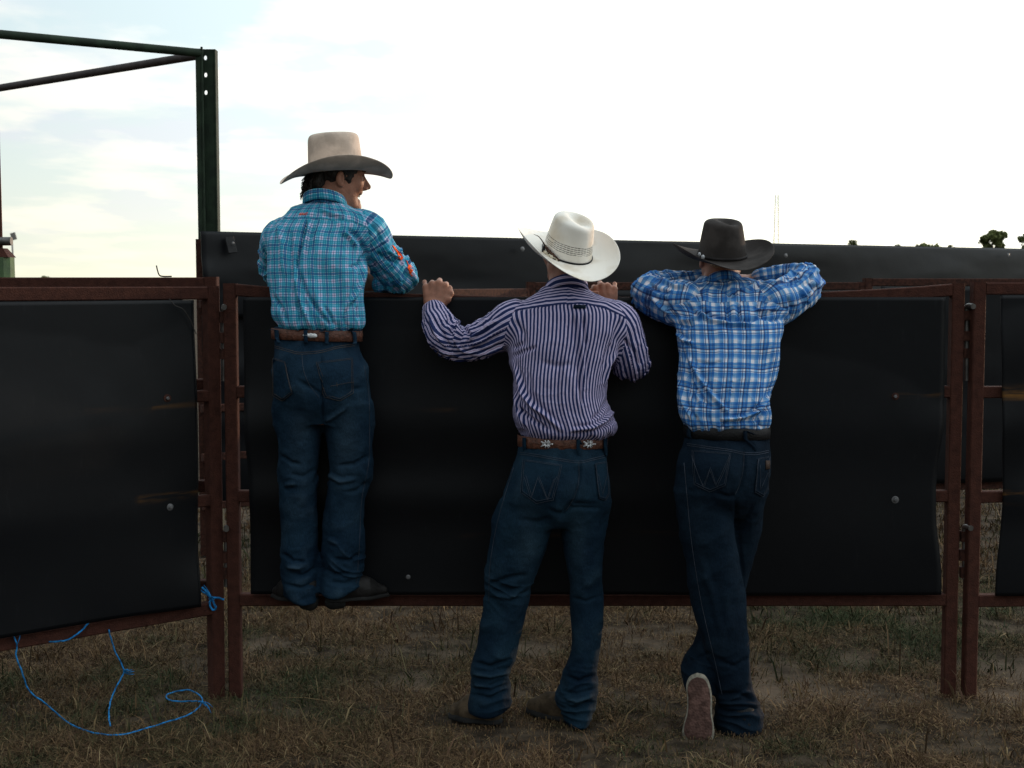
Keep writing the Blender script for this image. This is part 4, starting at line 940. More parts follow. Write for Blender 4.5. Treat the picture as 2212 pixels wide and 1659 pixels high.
twine('blue twine looping from the left rail down and across the grass', [LP(8, 1366, .005), LP(14, 1361), LP(20, 1363, .004), LP(30, 1374, .006), LP(36, 1395, .006), LP(35, 1418, .006), LP(46, 1447, .01), LP(62, 1490, .02), LP(98, 1519, .03), WG(144, 1558, .052), WG(189, 1579, .044), WG(248, 1588, .040), WG(307, 1576, .042), WG(366, 1558, .044), WG(411, 1542, .047), WG(434, 1522, .052), WG(434, 1506, .057), WG(411, 1491, .057), WG(379, 1494, .052), WG(359, 1503, .052), WG(372, 1514, .052), WG(411, 1515, .052), WG(434, 1516, .057), WG(452, 1530, .052)], r=.0028,
      extra=[[WG(434, 1516, .057), WG(446, 1522, .062), WG(456, 1540, .052)], [WG(434, 1516, .057), WG(448, 1518, .067), WG(460, 1528, .052)], [LP(42, 1359, .004), LP(43, 1375, .008), LP(36, 1395, .009)]])
twine('blue twine draped over the bottom rail of the left panel', [LP(216, 1331, -.01), LP(205, 1333, .003), LP(189, 1348, .006), LP(172, 1366, .006), LP(150, 1380, .004), LP(131, 1385, .003), LP(104, 1386, -.01)], r=.0032)
twine('short blue twine with a knot hanging below the left rail', [LP(235, 1360, 0), LP(240, 1380, .002), LP(250, 1410, .004), LP(268, 1447, .006), LP(262, 1463, .006), LP(251, 1485, .006), LP(240, 1510, .008), WG(235, 1540, .072), WG(238, 1568, .042)], r=.0028,
      extra=[[LP(268, 1447, .006), LP(276, 1452, .015), LP(290, 1450, .012)], [LP(268, 1449, .006), LP(278, 1456, .012), LP(291, 1456, .010)], [LP(268, 1447, .012), LP(277, 1448, .018), LP(286, 1447, .014)], [LP(266, 1450, .01), LP(276, 1446, .02), LP(274, 1456, .015), LP(266, 1450, .01)]])
PY = 5.345
twine('blue twine bow tied round the left post', [W(484, 1295, PY), W(470, 1291, PY), W(457, 1292, PY-.012), W(461, 1300, PY-.016), W(466, 1314, PY-.016), W(458, 1316, PY-.014), W(453, 1303, PY-.014), W(456, 1292, PY-.016), W(448, 1280, PY-.012), W(436, 1268, PY-.006)], r=.0042,
      extra=[[W(456, 1292, PY-.016), W(446, 1284, PY-.012), W(431, 1276, PY)], [W(456, 1291, PY-.016), W(450, 1278, PY-.012), W(441, 1264, PY-.004)], [W(456, 1291, PY-.018), W(444, 1282, PY-.012), W(428, 1270, PY)], [W(452, 1294, PY-.014), W(458, 1289, PY-.024), W(462, 1294, PY-.018), W(455, 1297, PY-.02), W(452, 1292, PY-.014)]])
# loose tie wire
mb = MB(); mb.tube(catmull([W(338, 574, 5.58), W(340, 583, 5.57), W(344, 594, 5.56), W(352, 597, 5.55), W(371, 597, 5.55)], 6), .0028, 6); o = mb.build('tie_wire', M['wire'], None, True, W(344, 597, 5.56)); tag(o, 'loose end of dark tie wire sticking up from the rear left rail', 'wire')
mb = MB(); mb.tube(catmull([LP(366, 646, .03), LP(378, 660, .03), LP(395, 668, .028), LP(410, 690, .028), LP(424, 722, .028)], 8), .0016, 6); o = mb.build('hanging_wire', M['wire'], None, True, LP(366, 646, .03)); tag(o, 'thin dark wire hanging down the top of the left rubber sheet', 'wire')

# ================================================================ far things
def mast():
    Y = 250; b = np.array([W(31, 600, Y)[0], Y, 0]); r = empty('floodlight_mast', b, 'distant floodlight mast with tilted lamp head at far left', 'light mast')
    mb = MB(); mb.tube([b, (b[0]-.25, Y, zof(515, Y))], [.22, .14], 10); mb.build('pole', M['steel'], r, True)
    mb = MB(); mb.beam(W(27, 503, Y), W(31.5, 518, Y), .9, .25, .03, (0, 1, 0)); mb.build('lamp_head', M['steel'], r)
mast()
def tower():
    Y = 420; xc = W(1677, 500, Y)[0]; top = zof(421, Y); r = empty('radio_tower', (xc, Y, 0), 'pale distant lattice tower above the belting wall', 'tower')
    cor = [(-1, -1), (1, -1), (1, 1), (-1, 1)]; hw = lambda z: .42+.55*(1-z/top)
    P = lambda c, z: np.array([xc+c[0]*hw(z), Y+c[1]*hw(z), z]); 
    for c in cor: mb = MB(); mb.tube([P(c, 0), P(c, top)], .055, 5); mb.build('leg', M['tower'], r)
    mb = MB(); zs = np.linspace(0, top, 22)
    for z0, z1 in zip(zs[:-1], zs[1:]):
        for i in range(4):
            a, b_ = cor[i], cor[(i+1) % 4]; mb.tube([P(a, z0), P(b_, z1)], .035, 4); mb.tube([P(a, z1), P(b_, z1)], .022, 4)
    mb.build('bracing', M['tower'], r)
tower()
def tree(label, px, Y, pytop, wpx, seed, trunk=True, n=1500, squash=1.0, gap=.30, kind='tree'):
    q = np.random.default_rng(seed); b = np.array([W(px, 600, Y)[0], Y, 0.]); H = zof(pytop, Y); wd = wpx/F*Y/2
    r = empty('tree' if trunk else 'bush', b, label, kind, 'far trees and bushes beyond the wall')
    lobes = []; k = 15
    for i in range(k):
        a = q.uniform(0, 6.28); rr = wd*q.uniform(.2, .66); lobes.append((b[0]+rr*math.cos(a), Y+rr*math.sin(a), H-wd*q.uniform(.4, 1.7), wd*q.uniform(.26, .42)))
    lobes.append((b[0], Y, H-wd*.36, wd*.34)); lobes.append((b[0]+wd*.45, Y, H-wd*.5, wd*.36)); V = []; C_ = np.array(lobes)
    idx = q.integers(0, len(C_), n); dirs = q.normal(size=(n, 3)); dirs /= np.linalg.norm(dirs, axis=1)[:, None]; rad = C_[idx, 3]*q.uniform(.25, 1.08, n)**.6; c = C_[idx, :3]+dirs*rad[:, None]*np.array([1, 1, .8])
    keep = (noise(c*(2.2/wd), seed) > -gap) & (c[:, 2] < H*1.03) & (c[:, 2] > .1); c = c[keep]; n = len(c); s = wd*.115*q.uniform(.6, 1.5, n)
    e1 = q.normal(size=(n, 3)); e1 /= np.linalg.norm(e1, axis=1)[:, None]; e2 = np.cross(e1, q.normal(size=(n, 3))); e2 /= np.linalg.norm(e2, axis=1)[:, None]
    V = np.stack([c-e1*s[:, None], c+e2*s[:, None]*.5, c+e1*s[:, None], c-e2*s[:, None]*.5], 1).reshape(-1, 3); Q = np.arange(n*4).reshape(-1, 4); obj('crown', V, Q, M['leaf'], r, False)
    mb = MB(); mb.tube([b, b+np.array([.05, 0, H*.35]), b+np.array([0, 0, max(H-wd*1.2, H*.4)])], [wd*.07, wd*.05, wd*.02], 8)
    for lb in lobes: mb.tube([b+np.array([0, 0, H*.3]), (np.array(lb[:3])+b+np.array([0, 0, H*.3]))/2+np.array([0, 0, .1]), np.array(lb[:3])], [wd*.035, wd*.022, wd*.008], 5)
    mb.build('trunk', M['bark'], r, True)
tree('tall dark tree with gaps in its crown, near the right edge', 2143, 260, 494, 60, 5, n=5200, gap=.22)
tree('dark tree cut by the right edge of the picture', 2216, 260, 500, 46, 9, n=3000, gap=.22)
tree('low bushy tree top between the lattice tower and the tall tree', 1990, 260, 521, 90, 12, n=2600)
tree('small bush top just left of the tall tree', 2050, 260, 527, 28, 14, n=1500)
tree('small green tree top just right of the lattice tower', 1840, 260, 516, 26, 17, n=1200)
tree('small rounded bush top at the left end of the low foliage', 1935, 260, 524, 30, 19, n=900)
tree('round dark bush on the horizon above the left panel', 95, 200, 594, 34, 23, trunk=False, n=1500, gap=.6, kind='bush')

# ================================================================ ground and grass
def ground():
    xs = np.concatenate([-np.geomspace(1500, 8, 12), np.linspace(-6, 6, 241), np.geomspace(8, 1500, 12)]); ys = np.concatenate([np.linspace(-6, 3.8, 20), np.linspace(4, 14, 201), np.geomspace(16, 3000, 14)])
    Xg, Yg = np.meshgrid(xs, ys); near = (np.abs(Xg) < 7) & (Yg < 15); Z = np.where(near, .012*noise(np.stack([Xg*1.7, Yg*1.7, Xg*0], -1), 2)-.006, -.01)
    nx = len(xs); i, j = np.meshgrid(np.arange(nx-1), np.arange(len(ys)-1)); i = i.ravel(); j = j.ravel(); Q = np.stack([j*nx+i, j*nx+i+1, (j+1)*nx+i+1, (j+1)*nx+i], 1)
    m = attr_mat('dry_ground', (.055, .042, .030), 'bare', (.115, .086, .062), .95, .05, scale=9, var=.45, bump=.6, bscale=30); 
    o = obj('ground', np.stack([Xg, Yg, Z], -1).reshape(-1, 3), Q, m); at = o.data.attributes.new('bare', 'FLOAT', 'POINT'); at.data.foreach_set('value', (dirtmask(Xg.ravel(), Yg.ravel())*.9*np.clip(.8+noise(np.stack([Xg.ravel()*9, Yg.ravel()*9, Xg.ravel()*0], 1), 4), 0, 1)).astype(np.float32)); tag(o, 'dry trampled earth under the grass', None, None, 'structure'); return o
def dirtmask(x, y):
    d = np.zeros(len(x))
    for px, py, a, b in ((1670, 1500, .16, .30), (1700, 1450, .16, .5), (1655, 1545, .10, .12), (880, 1470, .14, .16), (905, 1480, .10, .10), (2190, 1440, .25, .35), (2170, 1500, .22, .15), (1120, 1400, .12, .2), (1380, 1385, .16, .22), (560, 1400, .10, .2), (1850, 1420, .15, .2)):
        c = WG(px, py); d = np.maximum(d, np.exp(-(((x-c[0])/a)**2+((y-c[1])/b)**2)))
    return d
ground()
FEET = [tuple(WG(px, py)[:2]) for px, py in ((1000, 1560), (1040, 1572), (1076, 1576), (1165, 1548), (1200, 1560), (1245, 1575), (1590, 1592), (1630, 1588), (1510, 1616))]
def grass():
    def blades(n, x0, x1, y0, y1, seed, hs, dry, lie, ws):
        q = np.random.default_rng(seed); y = q.uniform(y0, y1, n); x = q.uniform(-1, 1, n)*(y*.40+.35) if x0 is None else q.uniform(x0, x1, n)
        dm = dirtmask(x, y); cl = noise(np.stack([x*3.1, y*3.1, x*0], 1), 5)*.8+noise(np.stack([x*9, y*9, x*0], 1), 6)*.8; tf = (q.uniform(0, 1, n) < .72)
        if lie < .9:   # blades grow in tufts
            nt_ = max(n//16, 1); tx = q.uniform(-1, 1, nt_); ty = q.uniform(y0, y1, nt_); tx = tx*(ty*.40+.35) if x0 is None else q.uniform(x0, x1, nt_); ti = q.integers(0, nt_, n); dx = q.normal(0, .016, n); dy = q.normal(0, .016, n)
            x = np.where(tf, tx[ti]+dx, x); y = np.where(tf, ty[ti]+dy, y)
        keep = q.uniform(0, 1, n) < np.clip(.72+cl*.75, .12, 1)*(1-.97*dm); x, y, cl, dm = x[keep], y[keep], cl[keep], dm[keep]; n = len(x)
        z = .012*noise(np.stack([x*1.7, y*1.7, x*0], 1), 2)-.010
        g = noise(np.stack([x*1.5+9, y*1.5, x*0], 1), 8)+.7*noise(np.stack([x*5, y*5, x*0+4], 1), 9)   # green patches
        ft = np.zeros(n)
        for fx, fy in FEET: ft = np.maximum(ft, np.exp(-(((x-fx)/.13)**2+((y-fy)/.13)**2)))
        h = (1-.90*np.minimum(ft*1.3, 1))*hs*q.lognormal(0, .45, n)*(1+.7*np.clip(cl, -.6, 1)); a = q.uniform(0, 6.283, n); ln = np.clip(q.normal(lie, .38, n), .02, 1.5); 
        d = np.stack([np.cos(a), np.sin(a)], 1); w = ws*q.uniform(.5, 1.3, n); pb = np.stack([x, y, z], 1)
        hx = h[:, None]*np.sin(ln)[:, None]*d; hz_ = h*np.cos(ln); tw = q.uniform(0, 6.283, n); sd_ = np.stack([np.cos(tw), np.sin(tw), q.uniform(-.3, .3, n)], 1)*w[:, None]/2
        mid = pb.copy(); mid[:, :2] += hx*.42; mid[:, 2] += hz_*.58+.004; tip = pb.copy(); tip[:, :2] += hx; tip[:, 2] += hz_*(1-.35*np.sin(ln))+.004+np.abs(q.normal(0, .008, n))*(lie > .9)
        if lie > .9: mid[:, 2] += .010; pb[:, 2] += .010+np.abs(q.normal(0, .008, n))
        c_gain = .98
        V = np.stack([pb-sd_, pb+sd_, mid+sd_*.85, mid-sd_*.85, tip], 1)
        gr = np.clip(g*.85+.12+q.normal(0, .35, n)-dry, 0, 1)[:, None]; st = np.array([.215, .138, .072]); st2 = np.array([.060, .038, .023]); rd = np.array([.085, .050, .032]); gc = np.array([.036, .050, .022]); br = np.array([.27, .20, .11])
        k = q.uniform(0, 1, n)[:, None]; c = st*k+st2*(1-k); c = np.where(q.uniform(0, 1, n)[:, None] < .22, rd*(.6+k), c); c = np.where(q.uniform(0, 1, n)[:, None] < .07, br, c); c = c*(1-gr)+gc*(.6+.8*k)*gr
        return V, c*c_gain
    parts = [blades(240000, None, None, 4.25, 7.4, 1, .018, .05, 1.0, .0032), blades(230000, None, None, 4.25, 7.4, 2, .046, .30, 1.45, .0025), blades(26000, None, None, 4.25, 7.6, 3, .034, -.1, .75, .0032),
             blades(60000, None, None, 7.4, 11, 4, .05, 0, .8, .007), blades(30000, -4.2, 4.2, 3.2, 7.5, 5, .05, .1, .8, .006)]
    V = np.concatenate([p[0] for p in parts]); c = np.concatenate([p[1] for p in parts]); n = len(V)
    me = bpy.data.meshes.new('grass'); me.vertices.add(n*5); me.vertices.foreach_set('co', V.reshape(-1).astype(np.float32))
    base = np.arange(n)[:, None]*5; lp = np.concatenate([base+np.array([[0, 1, 2, 3]]), base+np.array([[3, 2, 4]])], 1).ravel(); me.loops.add(n*7); me.loops.foreach_set('vertex_index', lp.astype(np.int32))
    ls = np.stack([np.arange(n)*7, np.arange(n)*7+4], 1).ravel(); me.polygons.add(n*2); me.polygons.foreach_set('loop_start', ls.astype(np.int32)); me.update(calc_edges=True)
    at = me.color_attributes.new('col', 'FLOAT_COLOR', 'POINT'); cc = np.ones((n, 5, 4), np.float32); cc[:, :, :3] = c[:, None, :]; at.data.foreach_set('color', cc.ravel())
    m = bpy.data.materials.new('grass_blades'); m.use_nodes = True; n_, l, b = nodes(m); a = n_.new('ShaderNodeAttribute'); a.attribute_name = 'col'; l.new(a.outputs['Color'], b.inputs['Base Color']); b.inputs['Roughness'].default_value = .85; b.inputs['Specular IOR Level'].default_value = .12
    me.materials.append(m); o = bpy.data.objects.new('grass', me); sc.collection.objects.link(o); tag(o, 'patchy short grass, dry straw mixed with green tufts', 'grass', None, 'stuff')
grass()
# ================================================================ person 1: teal plaid shirt, standing on the bottom rail
def shrink(rows, a, b): return [(py, l+a, r-a, Y, d-b) for py, l, r, Y, d in rows]
def person1():
    foot = np.array([W(700, 1310, 5.26)[0], 5.30, 0.40])
    tor = [(436, 664, 738, 5.33, .060), (447, 640, 760, 5.325, .082), (458, 622, 778, 5.32, .094), (472, 607, 790, 5.315, .104), (490, 590, 799, 5.305, .112), (515, 581, 797, 5.29, .118),
           (550, 578, 792, 5.27, .120), (580, 579, 790, 5.25, .118), (620, 582, 790, 5.235, .116), (655, 586, 789, 5.225, .118), (680, 588, 790, 5.218, .124), (697, 593, 790, 5.215, .124), (708, 601, 786, 5.215, .116), (716, 608, 779, 5.215, .100)]
    armR = [(778, 497, 5.31, .060), (800, 512, 5.31, .064), (826, 552, 5.33, .060), (852, 583, 5.36, .057), (866, 598, 5.395, .052), (852, 607, 5.43, .044), (836, 612, 5.455, .036), (827, 614, 5.47, .033)]
    armL = [(614, 508, 5.32, .052), (602, 522, 5.34, .050), (592, 542, 5.38, .046), (596, 580, 5.44, .048), (618, 603, 5.47, .044), (660, 610, 5.49, .038), (700, 612, 5.50, .034)]
    X = basis(71, -5, 3); ear = W(736, 386, 5.30); hc = ear-.078*X[0]+.010*X[2]+.008*X[1]
    pr, w_, Mx = head_prims(hc, X, True)
    nb = W(700, 452, 5.335); pr.append(RC(w_(0, -.028, -.045), nb, .054, .060, .03)); pr.append(RC(w_(0, -.01, -.06), nb+np.array([.02, .01, -.01]), .048, .058, .03))
    pr.append(Stack(shrink(tor, 12, .034)).P(.03))
    hips = [(705, 592, 783, 5.215, .100), (745, 591, 774, 5.21, .108), (771, 589, 783, 5.205, .122), (804, 588, 796, 5.20, .130), (858, 590, 802, 5.205, .124), (891, 593, 803, 5.215, .108), (915, 596, 803, 5.22, .09)]
    legL = [(870, 594, 690, 5.215, .098), (891, 594, 693, 5.22, .096), (933, 597, 695, 5.225, .092), (975, 601, 692, 5.23, .086), (1016, 601, 689, 5.235, .083), (1058, 602, 686, 5.24, .080), (1100, 605, 684, 5.245, .076), (1141, 609, 685, 5.25, .074),
            (1183, 607, 687, 5.255, .078), (1212, 604, 690, 5.255, .080), (1245, 609, 691, 5.255, .080), (1270, 611, 691, 5.25, .080), (1285, 616, 691, 5.25, .080), (1294, 628, 690, 5.245, .078), (1299, 640, 688, 5.24, .07)]
    legR = [(870, 692, 803, 5.215, .100), (891, 693, 805, 5.22, .098), (933, 701, 806, 5.225, .094), (975, 708, 804, 5.23, .088), (1008, 711, 806, 5.235, .086), (1037, 709, 801, 5.24, .080), (1079, 704, 788, 5.245, .076), (1120, 699, 785, 5.25, .072),
            (1175, 695, 790, 5.25, .076), (1216, 693, 787, 5.255, .078), (1245, 691, 781, 5.255, .078), (1260, 690, 782, 5.255, .08), (1273, 691, 776, 5.25, .080), (1281, 694, 764, 5.245, .078), (1287, 700, 750, 5.24, .07)]
    pr.append(Stack(shrink(hips, 12, .036)).P(.03))
    for l in (legL, legR): pr.append(Stack([(a, b+12, c-12, Y, d-.032) for a, b, c, Y, d in l[:-6]]).P(.02))
    for A, (hx, hy) in ((armR, (0, 0)), (armL, (0, 0))):
        Cc, rr = arm_line(A)
        for i in range(len(Cc)-1): pr.append(RC(Cc[i], Cc[i+1], max(rr[i]-.020, .021), max(rr[i+1]-.018, .021), .02))
    # near fist, thumb side up, resting on the far side of the rail
    Hx = np.array([nrm([.15, .1, 1.]), nrm([-1, .10, .12]), None], dtype=object); zx = nrm(np.cross(Hx[0].astype(float), Hx[1].astype(float)))
    Hb = [nrm([.15, -.1, 1.]), nrm([-1., -.12, .15]), None]; Hb[0] = nrm(Hb[0]-Hb[1]*(Hb[0]@Hb[1])); Hb[2] = np.array([0, -1., 0]); Hb[2] = nrm(np.cross(Hb[0], Hb[1]));
    if Hb[2][1] > 0: Hb[2] = -Hb[2]
    pr += hand_prims(W(818, 611, 5.475), Hb, [(62, 75, 45)]*4, [(.018, .02, -.006), (.040, .045, -.018), (.044, .072, -.030), (.032, .090, -.036)], .98)
    Hb2 = [Hb[0], -Hb[1]*np.array([1, -1, 1]), Hb[2]]
    pr += hand_prims(W(706, 611, 5.50), Hb2, [(55, 70, 40)]*4, [(.018, .02, -.006), (.040, .045, -.018), (.044, .072, -.030), (.032, .090, -.036)], .98)
    lips = [(w_(0, .095, -.055), .016), (w_(0, .09, -.086), .014)]
    man = skin_body('person', foot, pr, (-.98, 4.95, .36), (-.30, 5.66, 2.12), 'laughing young man in teal plaid shirt and tan hat, standing up on the bottom rail', 'man', 'men leaning on the fence', lips)
    # eyes, teeth, brows
    for s in (1, -1):
        mb = MB(); c = w_(s*.030, .077, .005); mb.tube([c-X[1]*.009, c-X[1]*.006, c, c+X[1]*.006, c+X[1]*.009], [.002, .008, .0105, .008, .002], 12); mb.build('eye', M['eye'], man, True)
        mb = MB(); mb.tube([w_(s*.014, .092, .024), w_(s*.030, .091, .032), w_(s*.046, .078, .028)], [.003, .005, .002], 8); mb.build('eyebrow', M['hair'], man, True)
    mb = MB()
    for k in range(-4, 5): mb.beam(w_(k*.0052, .086-.0009*k*k, -.060), w_(k*.0052, .086-.0009*k*k, -.0685), .0050, .004, .001, X[1])
    mb.build('teeth', M['teeth'], man)
    # hair under the hat, curling at the nape
    pr = [EL(w_(0, -.018, .024), (.078, .091, .080), .01, Mx), EL(w_(0, -.088, -.034), (.060, .038, .044), .02, Mx), EL(w_(0, .004, .028), (.079, .078, .070), .01, Mx), PLANE(w_(0, 0, .050), X[2], .004), EL(w_(.066, .026, .006), (.0075, .011, .034), .008, Mx), EL(w_(-.066, .026, .006), (.0075, .011, .034), .008, Mx),
          EL(w_(.085, -.010, -.018), (.022, .021, .040), .004, Mx, True), EL(w_(-.085, -.006, -.018), (.022, .024, .040), .004, Mx, True), EL(w_(0, .10, -.02), (.066, .05, .09), .01, Mx, True)]
    V, Q = extract(pr, hc-.15, hc+.15, .003); N_ = normals(V, Q); V = V+N_*(.0035*ridge(V*np.array([70, 70, 30]), 3)+.002*noise(V*110))[:, None]
    hair = obj('hair', V, Q, M['hair'], man); mb = MB(); r_ = random.Random(5)
    for k in range(150):
        a = r_.uniform(-1.0, 1.0); zz = r_.uniform(-.075, -.01); s0 = w_(.058*math.sin(a), -.092-.026*math.cos(a), zz+.005); dz = r_.uniform(.018, .045); o_ = r_.uniform(.002, .020)
        cu = r_.uniform(-.012, .012); od = -X[1]*math.cos(a)+X[0]*math.sin(a)
        mb.tube([s0, s0+od*o_*.5-X[2]*dz*.4, s0+od*o_-X[2]*dz*.8+X[0]*cu*.4, s0+od*(o_*.8)-X[2]*dz+X[0]*cu], [.0026, .0022, .0014, .0004], 4)
    mb.build('curl', M['hair'], hair, True)
    # shirt
    folds = [([(662.8, 476), (658.6, 495), (650, 531), (641, 565), (638, 590)], 2.2, -7), ([(668, 478), (665, 500), (658, 531), (650, 565)], 4, 4),
             ([(629, 505), (628, 545), (632, 600)], 4, -4.5), ([(649, 592), (662.8, 634), (690.6, 675.7), (712.8, 703.5)], 3.5, -6), ([(634, 560), (640, 620), (655, 665), (668, 700)], 5, 5),
             ([(752, 492), (768, 506), (782, 524), (791, 548)], 3.5, -8), ([(741, 500), (756, 512), (772, 535)], 4, 4), ([(789, 565), (779, 610), (766, 640), (752, 660)], 4.5, 5.5),
             ([(794, 545), (778, 562), (764, 590)], 3.2, -5), ([(786, 560), (770, 573), (752, 578)], 3, -4), ([(600, 480), (612, 530), (610, 590)], 6, 3),
             ([(592, 640), (610, 665), (622, 700)], 3.5, -5), ([(700, 660), (716, 685), (722, 706)], 3.2, -5), ([(748, 665), (745, 690), (750, 708)], 3.2, -5), ([(770, 660), (772, 690)], 3, -4),
             ([(640, 655), (648, 680), (646, 705)], 3, -4), ([(690, 452), (720, 462), (750, 470)], 4, 3), ([(800, 478), (818, 505), (824, 535)], 4.5, -4.5), ([(812, 545), (835, 560), (858, 570)], 4, -6),
             ([(800, 560), (825, 585), (850, 603)], 4, -5), ([(835, 540), (850, 552), (868, 556)], 3.4, 5), ([(640, 600), (648, 630)], 4, 4)]
    yoke = [(570, 477), (600, 473), (650, 470), (700, 471), (760, 478), (800, 495)]
    sh, T, arms, VQ = make_shirt(man, tor, [armR, armL], folds, 'teal', yoke, 3)
    Xc = basis(50, -14, -6); Xc[2] = nrm([-.12, .18, 1]); Xc[0] = nrm(np.cross(nrm([.55, .80, 0]), Xc[2])); Xc[1] = np.cross(Xc[2], Xc[0])
    collar(sh, W(703, 449, 5.325), Xc, .070, .068, .038, 'teal', False, .015)
    for Cc, rr in arms: cuff(sh, Cc, rr, .055, 'teal')
    tree = bvh(VQ)
    # orange embroidered lettering below the collar
    cv = bpy.data.curves.new('t', 'FONT'); cv.body = 'ARIAT'; cv.size = 1; cv.shear = .3; cv.extrude = 0; to = bpy.data.objects.new('t', cv); sc.collection.objects.link(to)
    bpy.context.view_layer.update(); dg = bpy.context.evaluated_depsgraph_get(); me = bpy.data.meshes.new_from_object(to.evaluated_get(dg)); bpy.data.objects.remove(to)
    tv = np.array([v.co[:] for v in me.vertices]); tx0, tx1 = tv[:, 0].min(), tv[:, 0].max()
    vv = [hit(tree, 646+(p[0]-tx0)/(tx1-tx0)*20, 465.5-p[1]*7.2-(p[0]-tx0)*.25, .0022)[0] for p in tv]
    eo = obj('embroidered_lettering', vv, [tuple(p.vertices) for p in me.polygons], M['orange'], sh, False); solidify(eo, .0012, 0)
    # orange sleeve embroidery: two pointed letter shapes running down the outer sleeve
    for k, sh_ in enumerate(([(846, 529), (851, 533), (866, 548), (871, 557), (867, 563), (860, 556), (858, 547), (851, 538)], [(877, 562), (886, 572), (891, 585), (890, 597), (884, 590), (880, 578), (882, 572)])):
        cc = np.mean(sh_, 0); pts = [tuple(cc)]+sh_; V2 = []; 
        grid = []; nn = len(sh_)
        for q in (0, .5, 1.0):
            for p in sh_: grid.append(hit(tree, cc[0]+(p[0]-cc[0])*q, cc[1]+(p[1]-cc[1])*q, .002, 5.36)[0])
        F_ = [(a*nn+i, a*nn+(i+1) % nn, (a+1)*nn+(i+1) % nn, (a+1)*nn+i) for a in range(2) for i in range(nn)]
        solidify(obj('sleeve_embroidery', grid, F_, M['orange'], sh, False), .0015, 0)
    # jeans
    jf = [([(693, 762), (697, 800), (697, 860), (697, 930)], 3.0, -7), ([(640, 820), (690, 850), (697, 862)], 5, -5), ([(700, 862), (740, 842), (790, 838)], 5, -4), ([(700, 912), (720, 900), (748, 880)], 5, 5),
          ([(603, 982), (628, 1000), (650, 1003)], 4, -7), ([(686, 1012), (655, 1030), (625, 1024)], 5, -5), ([(612, 1050), (640, 1044)], 5, 5), ([(797, 985), (765, 1004), (728, 1006)], 4, -8), ([(708, 1024), (735, 1040), (772, 1036)], 5, 6), ([(800, 1040), (770, 1062), (745, 1064)], 5, -5),
          ([(609, 1195), (632, 1212), (662, 1214)], 4, -8), ([(687, 1226), (655, 1244), (620, 1238)], 4, -7), ([(615, 1262), (650, 1270), (684, 1258)], 4, -6), ([(620, 1225), (650, 1228)], 4, 6), ([(786, 1195), (755, 1212), (722, 1208)], 4, -7), ([(694, 1228), (722, 1242), (760, 1238)], 4, -7), ([(780, 1250), (745, 1262), (705, 1258)], 4, -6), ([(706, 1165), (730, 1175)], 5, 4)]
    je, H, JQ = make_jeans(man, hips, [legL, legR], jf, 'denim1', 12, hems=[(648, 1240, 55), (738, 1235, 50), (645, 1020, 40), (755, 1022, 35)])
    jt = bvh(JQ)
    pocket(je, jt, (681, 782), (762, 773), (764, 851), (735, 868), (702, 861), 'stitchtan', [[(714, 834), (735, 830), (763, 825)], [(727, 826), (728, 836)]])
    pocket(je, jt, (590, 771), (617, 780), (634, 850), (612, 868), (592, 856), 'stitchtan')
    seamline(je, jt, [(594, 751), (625, 760), (648, 765), (690, 762), (730, 752), (765, 747)], m='stitchtan'); seamline(je, jt, [(594, 747), (625, 756), (648, 761), (690, 758), (730, 748), (765, 743)], m='stitchtan')
    seamline(je, jt, [(652, 765), (656, 800), (668, 830), (690, 860)]); seamline(je, jt, [(786, 790), (796, 850), (798, 920), (796, 1000), (781, 1080), (776, 1180), (770, 1260)])
    bl, bq = make_belt(man, H, 725, 590, 780, 6, 'beltbrown', .040, .006); V_, F_ = bq
    bt = BVHTree.FromPolygons([Vector(v) for v in V_], F_)
    for px, sl in ((601, 2), (661, 1), (706, -1), (764, 4)): strap(je, bt, px, 709, 742, 8, .006, M['denim1'], slant=sl)
    # pale leather feather ornament on the belt
    g = []; prof = [(0, 0), (.12, .55), (.3, .9), (.42, .7), (.55, 1), (.7, .75), (.85, .9), (.97, .5), (1, 0)]
    for u_, w__ in prof:
        for s in (-1, 0, 1): g.append(hit(bt, 655+30*u_, 724+1.5*u_+s*w__*5.2, .004+(.002 if s == 0 else 0))[0])
    solidify(obj('belt_ornament', g, [(3*i+j, 3*i+j+1, 3*i+4+j, 3*i+3+j) for i in range(8) for j in range(2)], M['white'], bl), .003, 0)
    # boots
    hr = np.array([W(716, 1300, 5.24)[0], 5.235, .412]); tr = np.array([W(838, 1290, 5.33)[0], 5.325, .412]); boot(man, hr, tr, W(735, 1235, 5.26), 'boot', 'boot', heelz=.034, rt=.020, rh=.034, rb=.040)
    hl = np.array([W(672, 1300, 5.22)[0], 5.225, .410]); tl = np.array([W(592, 1290, 5.33)[0], 5.325, .412]); boot(man, hl, tl, W(650, 1235, 5.26), 'boot', 'boot', heelz=.034, rt=.020, rh=.034, rb=.040)
    # hat
    Xh = basis(72, 3.5, -2); ht, rp, P = hat(man, hc+X[2]*.014+X[1]*-.012, Xh, 'felt', a=.102, b=.087, h=.150, bw=.106, curl=(54, 54), dip=(-25, -28), top='telescope', taper=.93)
    hat_band(ht, rp, .0, .07, 'felt', g=.0025)
    return man

